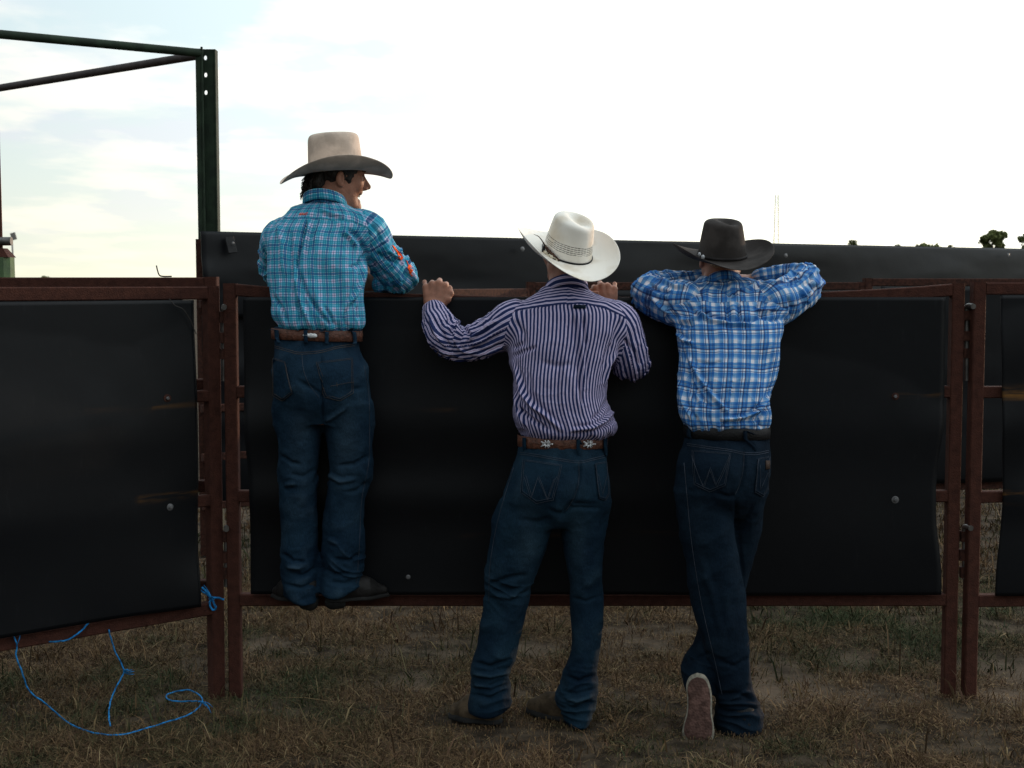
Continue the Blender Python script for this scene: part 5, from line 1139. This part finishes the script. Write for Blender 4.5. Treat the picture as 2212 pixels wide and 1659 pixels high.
# ================================================================ person 2: navy striped shirt
def person2():
    foot = np.array([W(1150, 1565, 5.05)[0], 5.08, 0.0])
    tor = [(620, 1172, 1268, 5.165, .062), (632, 1160, 1285, 5.16, .076), (645, 1134, 1312, 5.15, .088), (660, 1106, 1338, 5.14, .100), (680, 1098, 1350, 5.13, .110), (710, 1097, 1348, 5.115, .118), (745, 1098, 1340, 5.10, .122), (785, 1100, 1326, 5.085, .122),
           (820, 1103, 1316, 5.07, .120), (855, 1104, 1314, 5.06, .119), (885, 1106, 1322, 5.055, .122), (905, 1110, 1330, 5.052, .126), (922, 1117, 1332, 5.05, .126), (935, 1125, 1326, 5.05, .118), (946, 1132, 1312, 5.05, .102)]
    armL = [(1122, 692, 5.13, .066), (1085, 712, 5.13, .062), (1035, 737, 5.14, .057), (990, 742, 5.17, .056), (966, 730, 5.20, .053), (952, 706, 5.24, .049), (943, 690, 5.28, .041), (938, 671, 5.312, .035)]
    armR = [(1326, 694, 5.13, .064), (1343, 720, 5.13, .062), (1356, 760, 5.13, .057), (1361, 784, 5.15, .055), (1356, 770, 5.20, .050), (1343, 730, 5.26, .045), (1326, 690, 5.31, .038), (1316, 668, 5.325, .033)]
    X = basis(-28, 6, 2); hc = W(1226, 545, 5.20)
    pr, w_, Mx = head_prims(hc, X, False)
    nb = W(1222, 640, 5.16); pr += [RC(w_(0, -.030, -.040), nb, .055, .064, .03), RC(w_(0, -.008, -.06), nb+np.array([-.01, .02, 0]), .048, .058, .03), Stack(shrink(tor, 12, .034)).P(.03)]
    hips = [(940, 1126, 1307, 5.055, .100), (958, 1121, 1308, 5.05, .104), (985, 1116, 1309, 5.045, .112), (1001, 1111, 1310, 5.04, .120), (1035, 1097, 1314, 5.035, .130), (1066, 1085, 1317, 5.035, .130), (1092, 1078, 1315, 5.04, .120), (1120, 1070, 1310, 5.05, .098), (1135, 1070, 1309, 5.055, .08)]
    legL = [(1080, 1080, 1200, 5.05, .102), (1118, 1064, 1202, 5.05, .104), (1153, 1059, 1190, 5.055, .100), (1197, 1052, 1176, 5.06, .094), (1240, 1047, 1160, 5.065, .088), (1270, 1046, 1147, 5.07, .084), (1305, 1043, 1141, 5.075, .080), (1348, 1036, 1131, 5.08, .078), (1392, 1030, 1122, 5.075, .078),
            (1422, 1020, 1113, 5.07, .080), (1444, 1017, 1103, 5.07, .076), (1470, 1017, 1101, 5.07, .076), (1500, 1013, 1105, 5.065, .078), (1520, 1010, 1104, 5.065, .08), (1535, 1012, 1094, 5.065, .078), (1541, 1022, 1084, 5.065, .07)]
    legR = [(1080, 1212, 1316, 5.055, .100), (1118, 1211, 1310, 5.06, .102), (1153, 1213, 1309, 5.065, .098), (1197, 1219, 1305, 5.07, .090), (1240, 1224, 1302, 5.075, .084), (1283, 1231, 1303, 5.08, .080), (1327, 1234, 1304, 5.08, .078), (1370, 1233, 1300, 5.075, .076), (1414, 1228, 1293, 5.07, .076),
            (1448, 1216, 1288, 5.07, .080), (1474, 1211, 1290, 5.065, .082), (1492, 1203, 1291, 5.06, .084), (1512, 1202, 1286, 5.055, .082), (1535, 1211, 1283, 5.05, .08), (1555, 1219, 1278, 5.045, .078), (1566, 1224, 1272, 5.045, .07)]
    pr.append(Stack(shrink(hips, 12, .036)).P(.03))
    for l in (legL, legR): pr.append(Stack([(a, b+12, c-12, Y, d-.032) for a, b, c, Y, d in l[:-6]]).P(.02))
    for A in (armR, armL):
        Cc, rr = arm_line(A)
        for i in range(len(Cc)-1): pr.append(RC(Cc[i], Cc[i+1], max(rr[i]-.020, .022), max(rr[i+1]-.018, .022), .02))
    yh = nrm([.06, .30, .95]); xh = nrm([1, 0, -.02]); xh = nrm(xh-yh*(xh@yh)); zh = np.cross(xh, yh)
    cur = [(66, 72, 40), (60, 72, 40), (64, 70, 40), (38, 62, 35)]; th = [(.016, .012, -.004), (.044, .038, -.002), (.054, .062, -.006), (.050, .084, -.012)]
    pr += hand_prims(W(936, 668, 5.322), [xh, yh, zh], cur, th, 1.08, 1.5)
    y2 = nrm([-.12, .30, .95]); x2 = nrm([-1, 0, -.02]); x2 = nrm(x2-y2*(x2@y2)); z2 = -np.cross(x2, y2)
    pr += hand_prims(W(1314, 672, 5.325), [x2, y2, z2], cur, th, 1.06, 1.3)
    man = skin_body('person', foot, pr, (-.36, 4.78, .02), (.56, 5.62, 1.98), 'man in navy striped shirt and pale straw hat, gripping the top rail with both hands', 'man', 'men leaning on the fence', [])
    for s in (1, -1):
        mb = MB(); c = w_(s*.030, .077, .005); mb.tube([c-X[1]*.009, c-X[1]*.006, c, c+X[1]*.006, c+X[1]*.009], [.002, .008, .0105, .008, .002], 12); mb.build('eye', M['eye'], man, True)
        mb = MB(); mb.tube([w_(s*.014, .092, .024), w_(s*.030, .091, .032), w_(s*.046, .078, .028)], [.003, .005, .002], 8); mb.build('eyebrow', M['hair'], man, True)
    pr = [EL(w_(0, -.016, .024), (.077, .088, .080), .01, Mx), EL(w_(0, -.070, -.028), (.052, .032, .040), .02, Mx), RC(w_(-.069, .024, .0), w_(-.067, .026, -.022), .010, .006, .01), RC(w_(.069, .024, .0), w_(.067, .026, -.022), .010, .006, .01), PLANE(w_(0, 0, .040), X[2], .004),
          EL(w_(.085, -.006, -.018), (.022, .024, .040), .004, Mx, True), EL(w_(-.085, -.006, -.018), (.022, .024, .040), .004, Mx, True), EL(w_(0, .10, -.02), (.066, .05, .09), .01, Mx, True)]
    V, Q = extract(pr, hc-.15, hc+.15, .003); N_ = normals(V, Q); V = V+N_*(.0012*noise(V*140))[:, None]; obj('hair', V, Q, M['hair'], man)
    folds = [([(1237, 677), (1242, 715), (1249, 768), (1253, 837), (1256, 880)], 2.6, -8), ([(1261, 680), (1264, 715), (1268, 745)], 2.2, -6), ([(1249, 680), (1255, 720), (1262, 790), (1264, 840)], 4, 4),
             ([(1105, 782), (1128, 851), (1150, 878), (1180, 900), (1212, 928)], 5.0, 7), ([(1118, 880), (1150, 905), (1190, 930)], 4, -7), ([(1110, 850), (1120, 890), (1140, 925)], 4, 5), ([(1140, 800), (1146, 850), (1170, 880)], 6, -4),
             ([(1326, 889), (1305, 912), (1281, 924), (1232, 930)], 4, 7), ([(1318, 860), (1300, 890), (1275, 908)], 4, -5), ([(1330, 905), (1300, 928)], 3.5, -5), ([(1325, 740), (1312, 765), (1300, 800)], 5, -5), ([(1332, 760), (1316, 790), (1308, 830)], 4, 4),
             ([(1104, 770), (1130, 758), (1160, 748)], 4, -4.5), ([(1106, 752), (1130, 738)], 4, -4), ([(1110, 690), (1130, 720), (1132, 750)], 6, -3.5), ([(1345, 690), (1330, 715), (1325, 745)], 5, -4),
             ([(1000, 700), (1012, 722), (1008, 750)], 3.6, -8), ([(985, 692), (992, 718), (982, 745)], 3.2, 8), ([(968, 684), (978, 704), (972, 724)], 3, -7), ([(950, 700), (958, 730), (975, 755)], 4, -5), ([(930, 690), (942, 720), (960, 748)], 4, 5),
             ([(1070, 692), (1040, 715), (1005, 738)], 4.5, 5), ([(1085, 720), (1050, 742), (1010, 760)], 4.5, -4.5), ([(1092, 745), (1060, 760), (1020, 770)], 4, 4), ([(1170, 780), (1200, 790), (1240, 786)], 6, -3), ([(1345, 730), (1370, 760), (1380, 795)], 4, -4)]
    yoke = [(1090, 678), (1130, 667), (1180, 659), (1225, 658), (1270, 660), (1310, 668), (1352, 688)]
    sh, T, arms, VQ = make_shirt(man, tor, [armR, armL], folds, 'stripe', yoke, 23, swap_yoke=True, crump=.8)
    Xc = basis(-10, -16, 0); collar(sh, W(1224, 637, 5.160), Xc, .069, .069, .036, 'stripe', True, .013)
    for Cc, rr in arms: cuff(sh, Cc, rr, .058, 'stripe', swap=True, back=.004)
    tree = bvh(VQ); strap(sh, tree, 1252, 661, 667, 26, .004, M['denim3'], 'locker_loop')
    jf = [([(1253, 996), (1252, 1040), (1240, 1080), (1215, 1110)], 4, -7), ([(1180, 1100), (1215, 1112), (1240, 1090), (1300, 1090)], 6, -5), ([(1120, 1120), (1160, 1130), (1195, 1118)], 7, -4), ([(1210, 1118), (1235, 1100), (1300, 1098)], 4, -5),
          ([(1054, 1262), (1095, 1250), (1140, 1242)], 5, -7), ([(1060, 1285), (1100, 1292), (1142, 1268)], 5, 6), ([(1234, 1290), (1265, 1300), (1300, 1288)], 4, -4), ([(1022, 1430), (1060, 1442), (1108, 1424)], 5, -9), ([(1020, 1455), (1060, 1462), (1098, 1452)], 5, 6),
          ([(1016, 1500), (1060, 1508), (1102, 1488)], 4, -8), ([(1018, 1480), (1060, 1486), (1100, 1472)], 4, 5), ([(1218, 1460), (1250, 1472), (1288, 1458)], 4, -8), ([(1208, 1490), (1245, 1500), (1288, 1488)], 4, -8), ([(1212, 1520), (1245, 1532), (1282, 1516)], 4, -7), ([(1212, 1505), (1245, 1515), (1284, 1502)], 4, 6)]
    je, H, JQ = make_jeans(man, hips, [legL, legR], jf, 'denim2', 32, hems=[(1058, 1480, 60), (1250, 1500, 70), (1095, 1270, 40)]); jt = bvh(JQ)
    pocket(je, jt, (1130, 992), (1216, 1004), (1198, 1082), (1158, 1089), (1124, 1065), deco=[[(1137, 1028), (1150, 1072), (1162, 1032), (1182, 1078), (1198, 1034)], [(1134, 1033), (1147, 1076), (1164, 1028), (1184, 1080), (1202, 1030)]])
    pocket(je, jt, (1283, 1001), (1308, 996), (1314, 1070), (1306, 1083), (1292, 1078), deco=[[(1290, 1025), (1299, 1068), (1308, 1030)]])
    seamline(je, jt, [(1124, 977), (1160, 982), (1210, 991), (1252, 996), (1280, 990), (1306, 984)]); seamline(je, jt, [(1124, 981), (1160, 986), (1210, 995), (1252, 1000), (1280, 994), (1306, 988)])
    seamline(je, jt, [(1250, 998), (1250, 1040), (1240, 1075), (1222, 1104)]); seamline(je, jt, [(1110, 1010), (1088, 1080), (1070, 1150), (1058, 1230), (1056, 1300)])
    bl, bq = make_belt(man, H, 959, 1124, 1308, 1, 'beltbrown', .042, .006); V_, F_ = bq; bt = BVHTree.FromPolygons([Vector(v) for v in V_], F_)
    for px in (1135, 1248, 1305): strap(je, bt, px, 945, 979, 7, .006, M['denim2'])
    for px in (1181, 1271):        # round openwork silver conchos
        mb = MB()
        for k in range(10):
            a = k*math.pi/5; p0 = hit(bt, px+2*math.cos(a), 959+2*math.sin(a), .004)[0]; p1 = hit(bt, px+(14 if k % 2 == 0 else 9)*math.cos(a), 959+8.5*math.sin(a), .004)[0]; mb.tube([p0, (p0+p1)/2+np.array([0, -.0012, 0]), p1], [.0028, .0020, .0032], 6)
        mb.build('concho', M['silver'], bl, True)
    boot(man, WG(1068, 1568, .004)+np.array([0, .038, 0]), WG(982, 1553, .004)+np.array([0, .02, 0]), W(1062, 1480, 5.07), 'tan', 'boot', rh=.036, rb=.046, rt=.034, pointed=False)
    boot(man, WG(1244, 1566, .004)+np.array([0, .042, 0]), WG(1148, 1541, .004)+np.array([0, .02, 0]), W(1248, 1490, 5.07), 'tan', 'boot', rh=.036, rb=.044, rt=.033, pointed=False)
    # straw hat pushed back
    Xh = basis(-22, 25, 2); ht, rp, P = hat(man, hc+np.array([-.002, -.014, -.004]), Xh, 'straw', a=.104, b=.086, h=.142, bw=.114, curl=(80, 64), dip=(-8, -6), top='soft', taper=.84)
    hat_band(ht, rp, .015, .075, 'black', g=.004)
    # feathers tucked into the band at the left rear
    t0 = R(270)
    for k, (dt, ln, m_, wd, rise) in enumerate(((0.02, .06, 'feather', .015, .20), (.04, .075, 'feather2', .017, .04))):
        q = []; rows = 14
        for i in range(rows+1):
            s = i/rows; tt = t0+dt-s*.85; c0 = np.array(rp(tt, .02+rise*(1-s*.8), .008+.003*k)); up = Xh[2]; wv = wd*math.sin(math.pi*min(1, .12+s*.86))**.7*(1+.25*math.sin(i*2.3))
            q += [c0-up*wv*.6, c0+nrm(c0-hc)*.002, c0+up*wv*.5]
        f_ = obj('feather', q, [(3*i+j, 3*i+j+1, 3*i+4+j, 3*i+3+j) for i in range(rows) for j in range(2)], M[m_], ht); solidify(f_, .0012, 0)
    mb = MB(); a_ = np.array(rp(t0+.05, .22, .008)); mb.tube(catmull([a_, a_-X[0]*.03+Xh[2]*.030, a_-X[0]*.055+Xh[2]*.040], 5), np.linspace(.0026, .0006, 11), 6); mb.build('quill', M['feather'], ht, True)
    mb = MB(); mb.tube([np.array(rp(t0+.03, .25, .009)), np.array(rp(t0, .10, .012)), np.array(rp(t0-.02, .0, .012))-Xh[2]*.012], [.004, .006, .003], 8); mb.build('band_knot', M['black'], ht, True)
    return man

# ================================================================ person 3: blue plaid shirt, arms folded along the rail
def person3():
    foot = np.array([W(1590, 1575, 5.0)[0], 5.0, 0.0])
    tor = [(600, 1512, 1618, 5.30, .060), (612, 1496, 1646, 5.295, .074), (625, 1464, 1672, 5.28, .092), (645, 1450, 1684, 5.25, .106), (680, 1449, 1690, 5.21, .116), (715, 1456, 1689, 5.17, .122), (745, 1461, 1685, 5.14, .124), (795, 1464, 1681, 5.09, .122),
           (844, 1463, 1673, 5.045, .118), (875, 1464, 1667, 5.02, .118), (897, 1466, 1663, 5.01, .120), (912, 1471, 1659, 5.005, .118), (924, 1478, 1654, 5.005, .108), (934, 1486, 1648, 5.005, .092)]
    armL = [(1482, 655, 5.23, .066), (1455, 655, 5.26, .068), (1428, 645, 5.30, .066), (1402, 633, 5.355, .058), (1412, 623, 5.40, .050), (1450, 615, 5.43, .044), (1500, 610, 5.45, .038), (1530, 606, 5.455, .034)]
    armR = [(1664, 655, 5.23, .066), (1690, 650, 5.27, .066), (1716, 634, 5.31, .062), (1740, 611, 5.37, .055), (1725, 600, 5.41, .046), (1695, 600, 5.435, .040), (1662, 604, 5.45, .036), (1640, 606, 5.455, .033)]
    X = basis(-6, -3, 0); hc = W(1557, 556, 5.36)
    pr, w_, Mx = head_prims(hc, X, False)
    nb = W(1556, 622, 5.30); pr += [RC(w_(0, -.030, -.040), nb, .055, .062, .03), RC(w_(0, -.008, -.06), nb+np.array([0, .02, 0]), .048, .058, .03), Stack(shrink(tor, 12, .034)).P(.03)]
    hips = [(926, 1483, 1657, 5.005, .098), (945, 1479, 1660, 5.0, .102), (965, 1476, 1661, 4.995, .110), (985, 1467, 1662, 4.99, .120), (1006, 1461, 1662, 4.985, .126), (1051, 1458, 1659, 4.99, .128), (1073, 1459, 1657, 4.995, .120), (1100, 1462, 1650, 5.01, .098), (1115, 1464, 1647, 5.02, .08)]
    legL = [(1060, 1459, 1584, 4.99, .106), (1118, 1463, 1589, 4.99, .104), (1164, 1470, 1592, 4.985, .098), (1209, 1479, 1598, 4.985, .092), (1254, 1487, 1605, 4.985, .088), (1299, 1495, 1612, 4.985, .084), (1344, 1505, 1614, 4.98, .080), (1389, 1520, 1618, 4.98, .076), (1434, 1535, 1620, 4.98, .074),
            (1480, 1546, 1624, 4.98, .074), (1511, 1546, 1638, 4.98, .078), (1530, 1543, 1646, 4.98, .08), (1547, 1542, 1650, 4.98, .082), (1565, 1543, 1648, 4.98, .082), (1577, 1548, 1645, 4.98, .076)]
    legR = [(1060, 1575, 1656, 5.02, .100), (1090, 1578, 1651, 5.03, .100), (1118, 1576, 1646, 5.05, .096), (1164, 1566, 1639, 5.08, .090), (1209, 1552, 1628, 5.10, .086), (1254, 1540, 1614, 5.115, .080), (1299, 1526, 1600, 5.11, .076), (1344, 1512, 1584, 5.09, .072), (1375, 1503, 1572, 5.075, .070), (1400, 1492, 1562, 5.06, .070), (1420, 1482, 1556, 5.045, .070),
            (1438, 1474, 1552, 5.03, .068), (1457, 1473, 1549, 5.02, .064), (1480, 1477, 1547, 5.01, .06), (1495, 1482, 1545, 5.005, .055)]
    pr.append(Stack(shrink(hips, 12, .036)).P(.03))
    for l in (legL, legR): pr.append(Stack([(a, b+12, c-12, Y, d-.032) for a, b, c, Y, d in l[:-6]]).P(.02))
    for A in (armR, armL):
        Cc, rr = arm_line(A)
        for i in range(len(Cc)-1): pr.append(RC(Cc[i], Cc[i+1], max(rr[i]-.020, .022), max(rr[i+1]-.018, .022), .02))
    for px, sx in ((1533, 1.), (1637, -1.)):
        yh = nrm([sx, .12, .05]); zh = nrm([0, -.2, 1.]); zh = nrm(zh-yh*(zh@yh)); xh = np.cross(yh, zh)*sx
        if xh[1] > 0: xh = -xh
        pr += hand_prims(W(px, 603, 5.46), [xh, yh, zh], [(12, 22, 15)]*4, [(.016, .012, -.004), (.040, .040, -.012), (.048, .066, -.016), (.046, .088, -.018)], .97)
    man = skin_body('person', foot, pr, (.50, 4.80, .02), (1.30, 5.66, 1.96), 'man in blue and white plaid shirt and black hat, folded arms on the top rail', 'man', 'men leaning on the fence', [])
    for s in (1, -1):
        mb = MB(); c = w_(s*.030, .077, .005); mb.tube([c-X[1]*.009, c-X[1]*.006, c, c+X[1]*.006, c+X[1]*.009], [.002, .008, .0105, .008, .002], 12); mb.build('eye', M['eye'], man, True)
        mb = MB(); mb.tube([w_(s*.014, .092, .024), w_(s*.030, .091, .032), w_(s*.046, .078, .028)], [.003, .005, .002], 8); mb.build('eyebrow', M['blond'], man, True)
    pr = [EL(w_(0, -.016, .024), (.077, .088, .078), .01, Mx), EL(w_(0, -.066, -.022), (.056, .032, .036), .02, Mx), PLANE(w_(0, 0, .035), X[2], .004), EL(w_(.085, -.006, -.018), (.022, .024, .040), .004, Mx, True), EL(w_(-.085, -.006, -.018), (.022, .024, .040), .004, Mx, True), EL(w_(0, .10, -.02), (.066, .05, .09), .01, Mx, True)]
    V, Q = extract(pr, hc-.15, hc+.15, .003); N_ = normals(V, Q); V = V+N_*(.0012*noise(V*140))[:, None]; obj('hair', V, Q, M['blond'], man)
    folds = [([(1506, 659), (1539, 682), (1580, 690), (1622, 692), (1650, 680)], 3.5, -7), ([(1500, 668), (1535, 692), (1580, 700), (1630, 700)], 4, 5), ([(1573, 655), (1571, 672), (1573, 690)], 2.2, -6), ([(1595, 655), (1597, 672), (1596, 690)], 2.2, -5), ([(1584, 656), (1584, 686)], 6, 3),
             ([(1575, 628), (1581, 640), (1590, 632)], 4, -6), ([(1545, 612), (1565, 625), (1580, 640)], 4, -4), ([(1640, 612), (1620, 625), (1590, 634)], 4, 5), ([(1670, 640), (1650, 655), (1625, 668)], 4, -5), ([(1680, 665), (1655, 672), (1630, 668)], 4, 5), ([(1690, 690), (1665, 690), (1640, 682)], 4, -5),
             ([(1480, 655), (1500, 672), (1515, 700)], 5, -4), ([(1460, 700), (1480, 705), (1500, 700)], 4, -5), ([(1457, 720), (1475, 735), (1500, 745)], 4, 4), ([(1466, 690), (1490, 690), (1510, 680)], 4, 4),
             ([(1483, 765), (1509, 815), (1535, 850), (1556, 871), (1575, 894)], 5, 4), ([(1475, 790), (1495, 830), (1520, 862), (1545, 885)], 4, -6), ([(1470, 740), (1485, 790), (1490, 840), (1510, 885)], 5, -4), ([(1468, 820), (1475, 870), (1492, 905)], 4, 5),
             ([(1668, 854), (1638, 890), (1605, 903), (1556, 907)], 4, 7), ([(1664, 875), (1640, 905), (1610, 915)], 3.5, -6), ([(1672, 830), (1650, 870), (1615, 892), (1580, 900)], 4, -5), ([(1555, 905), (1565, 915), (1560, 925)], 3, -6), ([(1530, 895), (1532, 920)], 3, -5), ([(1640, 900), (1642, 925)], 3, -5), ([(1500, 895), (1508, 920)], 3, -5),
             ([(1500, 780), (1540, 788), (1560, 782)], 4, -3), ([(1430, 640), (1445, 665), (1462, 690)], 4, -5), ([(1408, 640), (1425, 662), (1448, 680)], 4, 5), ([(1400, 610), (1420, 628), (1450, 632)], 4, -5), ([(1430, 605), (1460, 618), (1490, 618)], 4, 4),
             ([(1700, 640), (1712, 665), (1706, 690)], 4, -5), ([(1728, 620), (1738, 640), (1735, 660)], 4, 4), ([(1750, 592), (1752, 612), (1760, 630)], 3.5, -5), ([(1735, 590), (1722, 606), (1700, 616)], 3.5, -7), ([(1715, 585), (1700, 600), (1670, 612)], 3.5, 5)]
    yoke = [(1440, 656), (1480, 650), (1540, 651), (1600, 652), (1660, 650), (1690, 656)]
    sh, T, arms, VQ = make_shirt(man, tor, [armR, armL], folds, 'blue', yoke, 43, crump=.85)
    Xc = basis(-4, -26, 0); collar(sh, W(1562, 633, 5.295), Xc, .069, .069, .036, 'blue', False, .015)
    for Cc, rr in arms: cuff(sh, Cc, rr, .055, 'blue')
    
    jf = [([(1607, 975), (1608, 1010), (1600, 1050), (1588, 1072)], 4, -7), ([(1545, 1064), (1575, 1074), (1590, 1070)], 5, -5), ([(1589, 1075), (1591, 1120), (1596, 1180), (1606, 1250)], 4, -6), ([(1590, 1160), (1612, 1120), (1625, 1090)], 4, -3), ([(1550, 1430), (1590, 1440), (1618, 1420)], 5, -5),
          ([(1560, 1500), (1600, 1500), (1636, 1515)], 5, -7), ([(1550, 1535), (1600, 1540), (1645, 1530)], 4, -6), ([(1552, 1520), (1600, 1520), (1640, 1522)], 4, 5), ([(1510, 1200), (1540, 1290), (1560, 1380)], 8, 3), ([(1480, 1430), (1510, 1420), (1535, 1410)], 4, -5)]
    je, H, JQ = make_jeans(man, hips, [legL, legR], jf, 'denim3', 52, hems=[(1600, 1535, 50), (1510, 1430, 40)]); jt = bvh(JQ)
    W_ = lambda dx, s=1: [[(1496+dx, 985), (1519+dx, 1050), (1533+dx, 1014), (1546+dx, 1048), (1576+dx, 984)], [(1497+dx, 990), (1521+dx, 1053), (1535+dx, 1010), (1549+dx, 1052), (1577+dx, 989)]]
    pocket(je, jt, (1495, 972), (1581, 979), (1569, 1050), (1533, 1065), (1499, 1048), deco=W_(0)); 
    pk = pocket(je, jt, (1636, 990), (1661, 985), (1657, 1056), (1646, 1075), (1628, 1064), deco=[[(1640, 1005), (1640, 1058), (1656, 1020)]])
    V2 = [hit(jt, x, y, .007)[0] for y in (996, 1004, 1013) for x in (1651, 1656, 1660)]; solidify(obj('leather_patch', V2, [(0, 1, 4, 3), (1, 2, 5, 4), (3, 4, 7, 6), (4, 5, 8, 7)], M['tag'], pk), .002, 0)
    seamline(je, jt, [(1484, 958), (1530, 965), (1575, 971), (1606, 977), (1635, 978), (1660, 973)]); seamline(je, jt, [(1484, 962), (1530, 969), (1575, 975), (1606, 981), (1635, 982), (1660, 977)])
    seamline(je, jt, [(1607, 980), (1606, 1010), (1598, 1045), (1588, 1068)]); seamline(je, jt, [(1478, 1000), (1485, 1080), (1494, 1170), (1511, 1280), (1528, 1360), (1545, 1430), (1560, 1500)], .0011)
    bl, bq = make_belt(man, H, 939, 1483, 1658, 3, 'black', .042, .006); V_, F_ = bq; bt = BVHTree.FromPolygons([Vector(v) for v in V_], F_)
    for px in (1491, 1609): strap(je, bt, px, 926, 961, 8, .006, M['denim3'], slant=1)
    # standing shoe mostly under the hem
    boot(man, WG(1610, 1588), WG(1560, 1560), W(1600, 1520, 4.99), 'black', 'shoe', rh=.036, rb=.042, rt=.034)
    # raised shoe: toe on the ground, sole towards us
    prof = [(1506, 1453), (1522, 1458), (1532, 1474), (1538, 1502), (1538, 1540), (1543, 1575), (1540, 1598), (1528, 1609), (1508, 1612), (1488, 1607), (1475, 1592), (1475, 1570), (1483, 1540), (1484, 1505), (1482, 1480), (1490, 1461)]
    Pn = catmull([np.array(p, float) for p in prof]+[np.array(prof[0], float)], 4)[:-1]; cc = Pn.mean(0)
    def layer(sc_, y, dz=0):   # y eases back towards the toe so the foot leans
        o_ = []
        for p in Pn:
            q = cc+(p-cc)*sc_; yy = y+(.030*(1-(q[1]-1453)/158)); b = W(q[0], q[1], 4.865+yy); o_.append(b)
        return o_
    def loft(layers):
        m = len(Pn); V = [p for l_ in layers for p in l_]; F_ = [(i*m+j, (i+1)*m+j, (i+1)*m+(j+1) % m, i*m+(j+1) % m) for i in range(len(layers)-1) for j in range(m)]
        for base in (0, (len(layers)-1)*m):
            V.append(np.mean(V[base:base+m], 0)); k = len(V)-1; F_ += [(k, base+j, base+(j+1) % m) if base == 0 else (k, base+(j+1) % m, base+j) for j in range(m)]
        return V, F_
    V, F_ = loft([layer(1.0, .034), layer(1.0, .010), layer(.97, .002), layer(.86, .001)]); so_ = obj('shoe', *loft([layer(.97, .034), layer(.98, .055), layer(.93, .080), layer(.78, .100), layer(.5, .108)]), M['black'], man)
    s2 = obj('midsole', V, F_, M['cream'], so_); V, F_ = loft([layer(.885, .004), layer(.885, -.0015), layer(.86, -.003), layer(.4, -.003)]); obj('outsole', V, F_, M['redsole'], so_)
    # hat
    Xh = basis(-12, 12, -3); ht, rp, P = hat(man, hc+np.array([.002, -.020, .001]), Xh, 'feltblack', a=.106, b=.088, h=.142, bw=.112, curl=(60, 64), dip=(-12, -4), top='soft', taper=.80)
    hat_band(ht, rp, .05, .14, 'feltband', g=.003)
    mb = MB()
    for t_, q_ in ((R(264), .14), (R(250), .10)): c = np.array(rp(t_, q_, .006)); mb.disc(c, nrm(c-hc), .0085, .004, 12)
    mb.build('hat_buckle', M['silver'], ht, True)
    return man
M['cream'] = mat('cream_rubber', (.20, .185, .15), .7, .2, scale=50)
def redsole():
    m = mat('red_brown_outsole', (.085, .048, .040), .8, .12, scale=40, var=.3); n, l, b = nodes(m)
    tc = n.new('ShaderNodeTexCoord'); mp = n.new('ShaderNodeMapping'); mp.inputs['Scale'].default_value = (110, 110, 110); mp.inputs['Rotation'].default_value = (0, R(45), 0)
    l.new(tc.outputs['Object'], mp.inputs[0]); ch = n.new('ShaderNodeTexVoronoi'); ch.inputs['Scale'].default_value = 1; l.new(mp.outputs[0], ch.inputs['Vector'])
    bp = n.new('ShaderNodeBump'); bp.inputs['Strength'].default_value = .8; bp.inputs['Distance'].default_value = .003; l.new(ch.outputs['Distance'], bp.inputs['Height']); l.new(bp.outputs[0], b.inputs['Normal']); return m
M['redsole'] = redsole()
# ================================================================ people
person1()
person2()
person3()
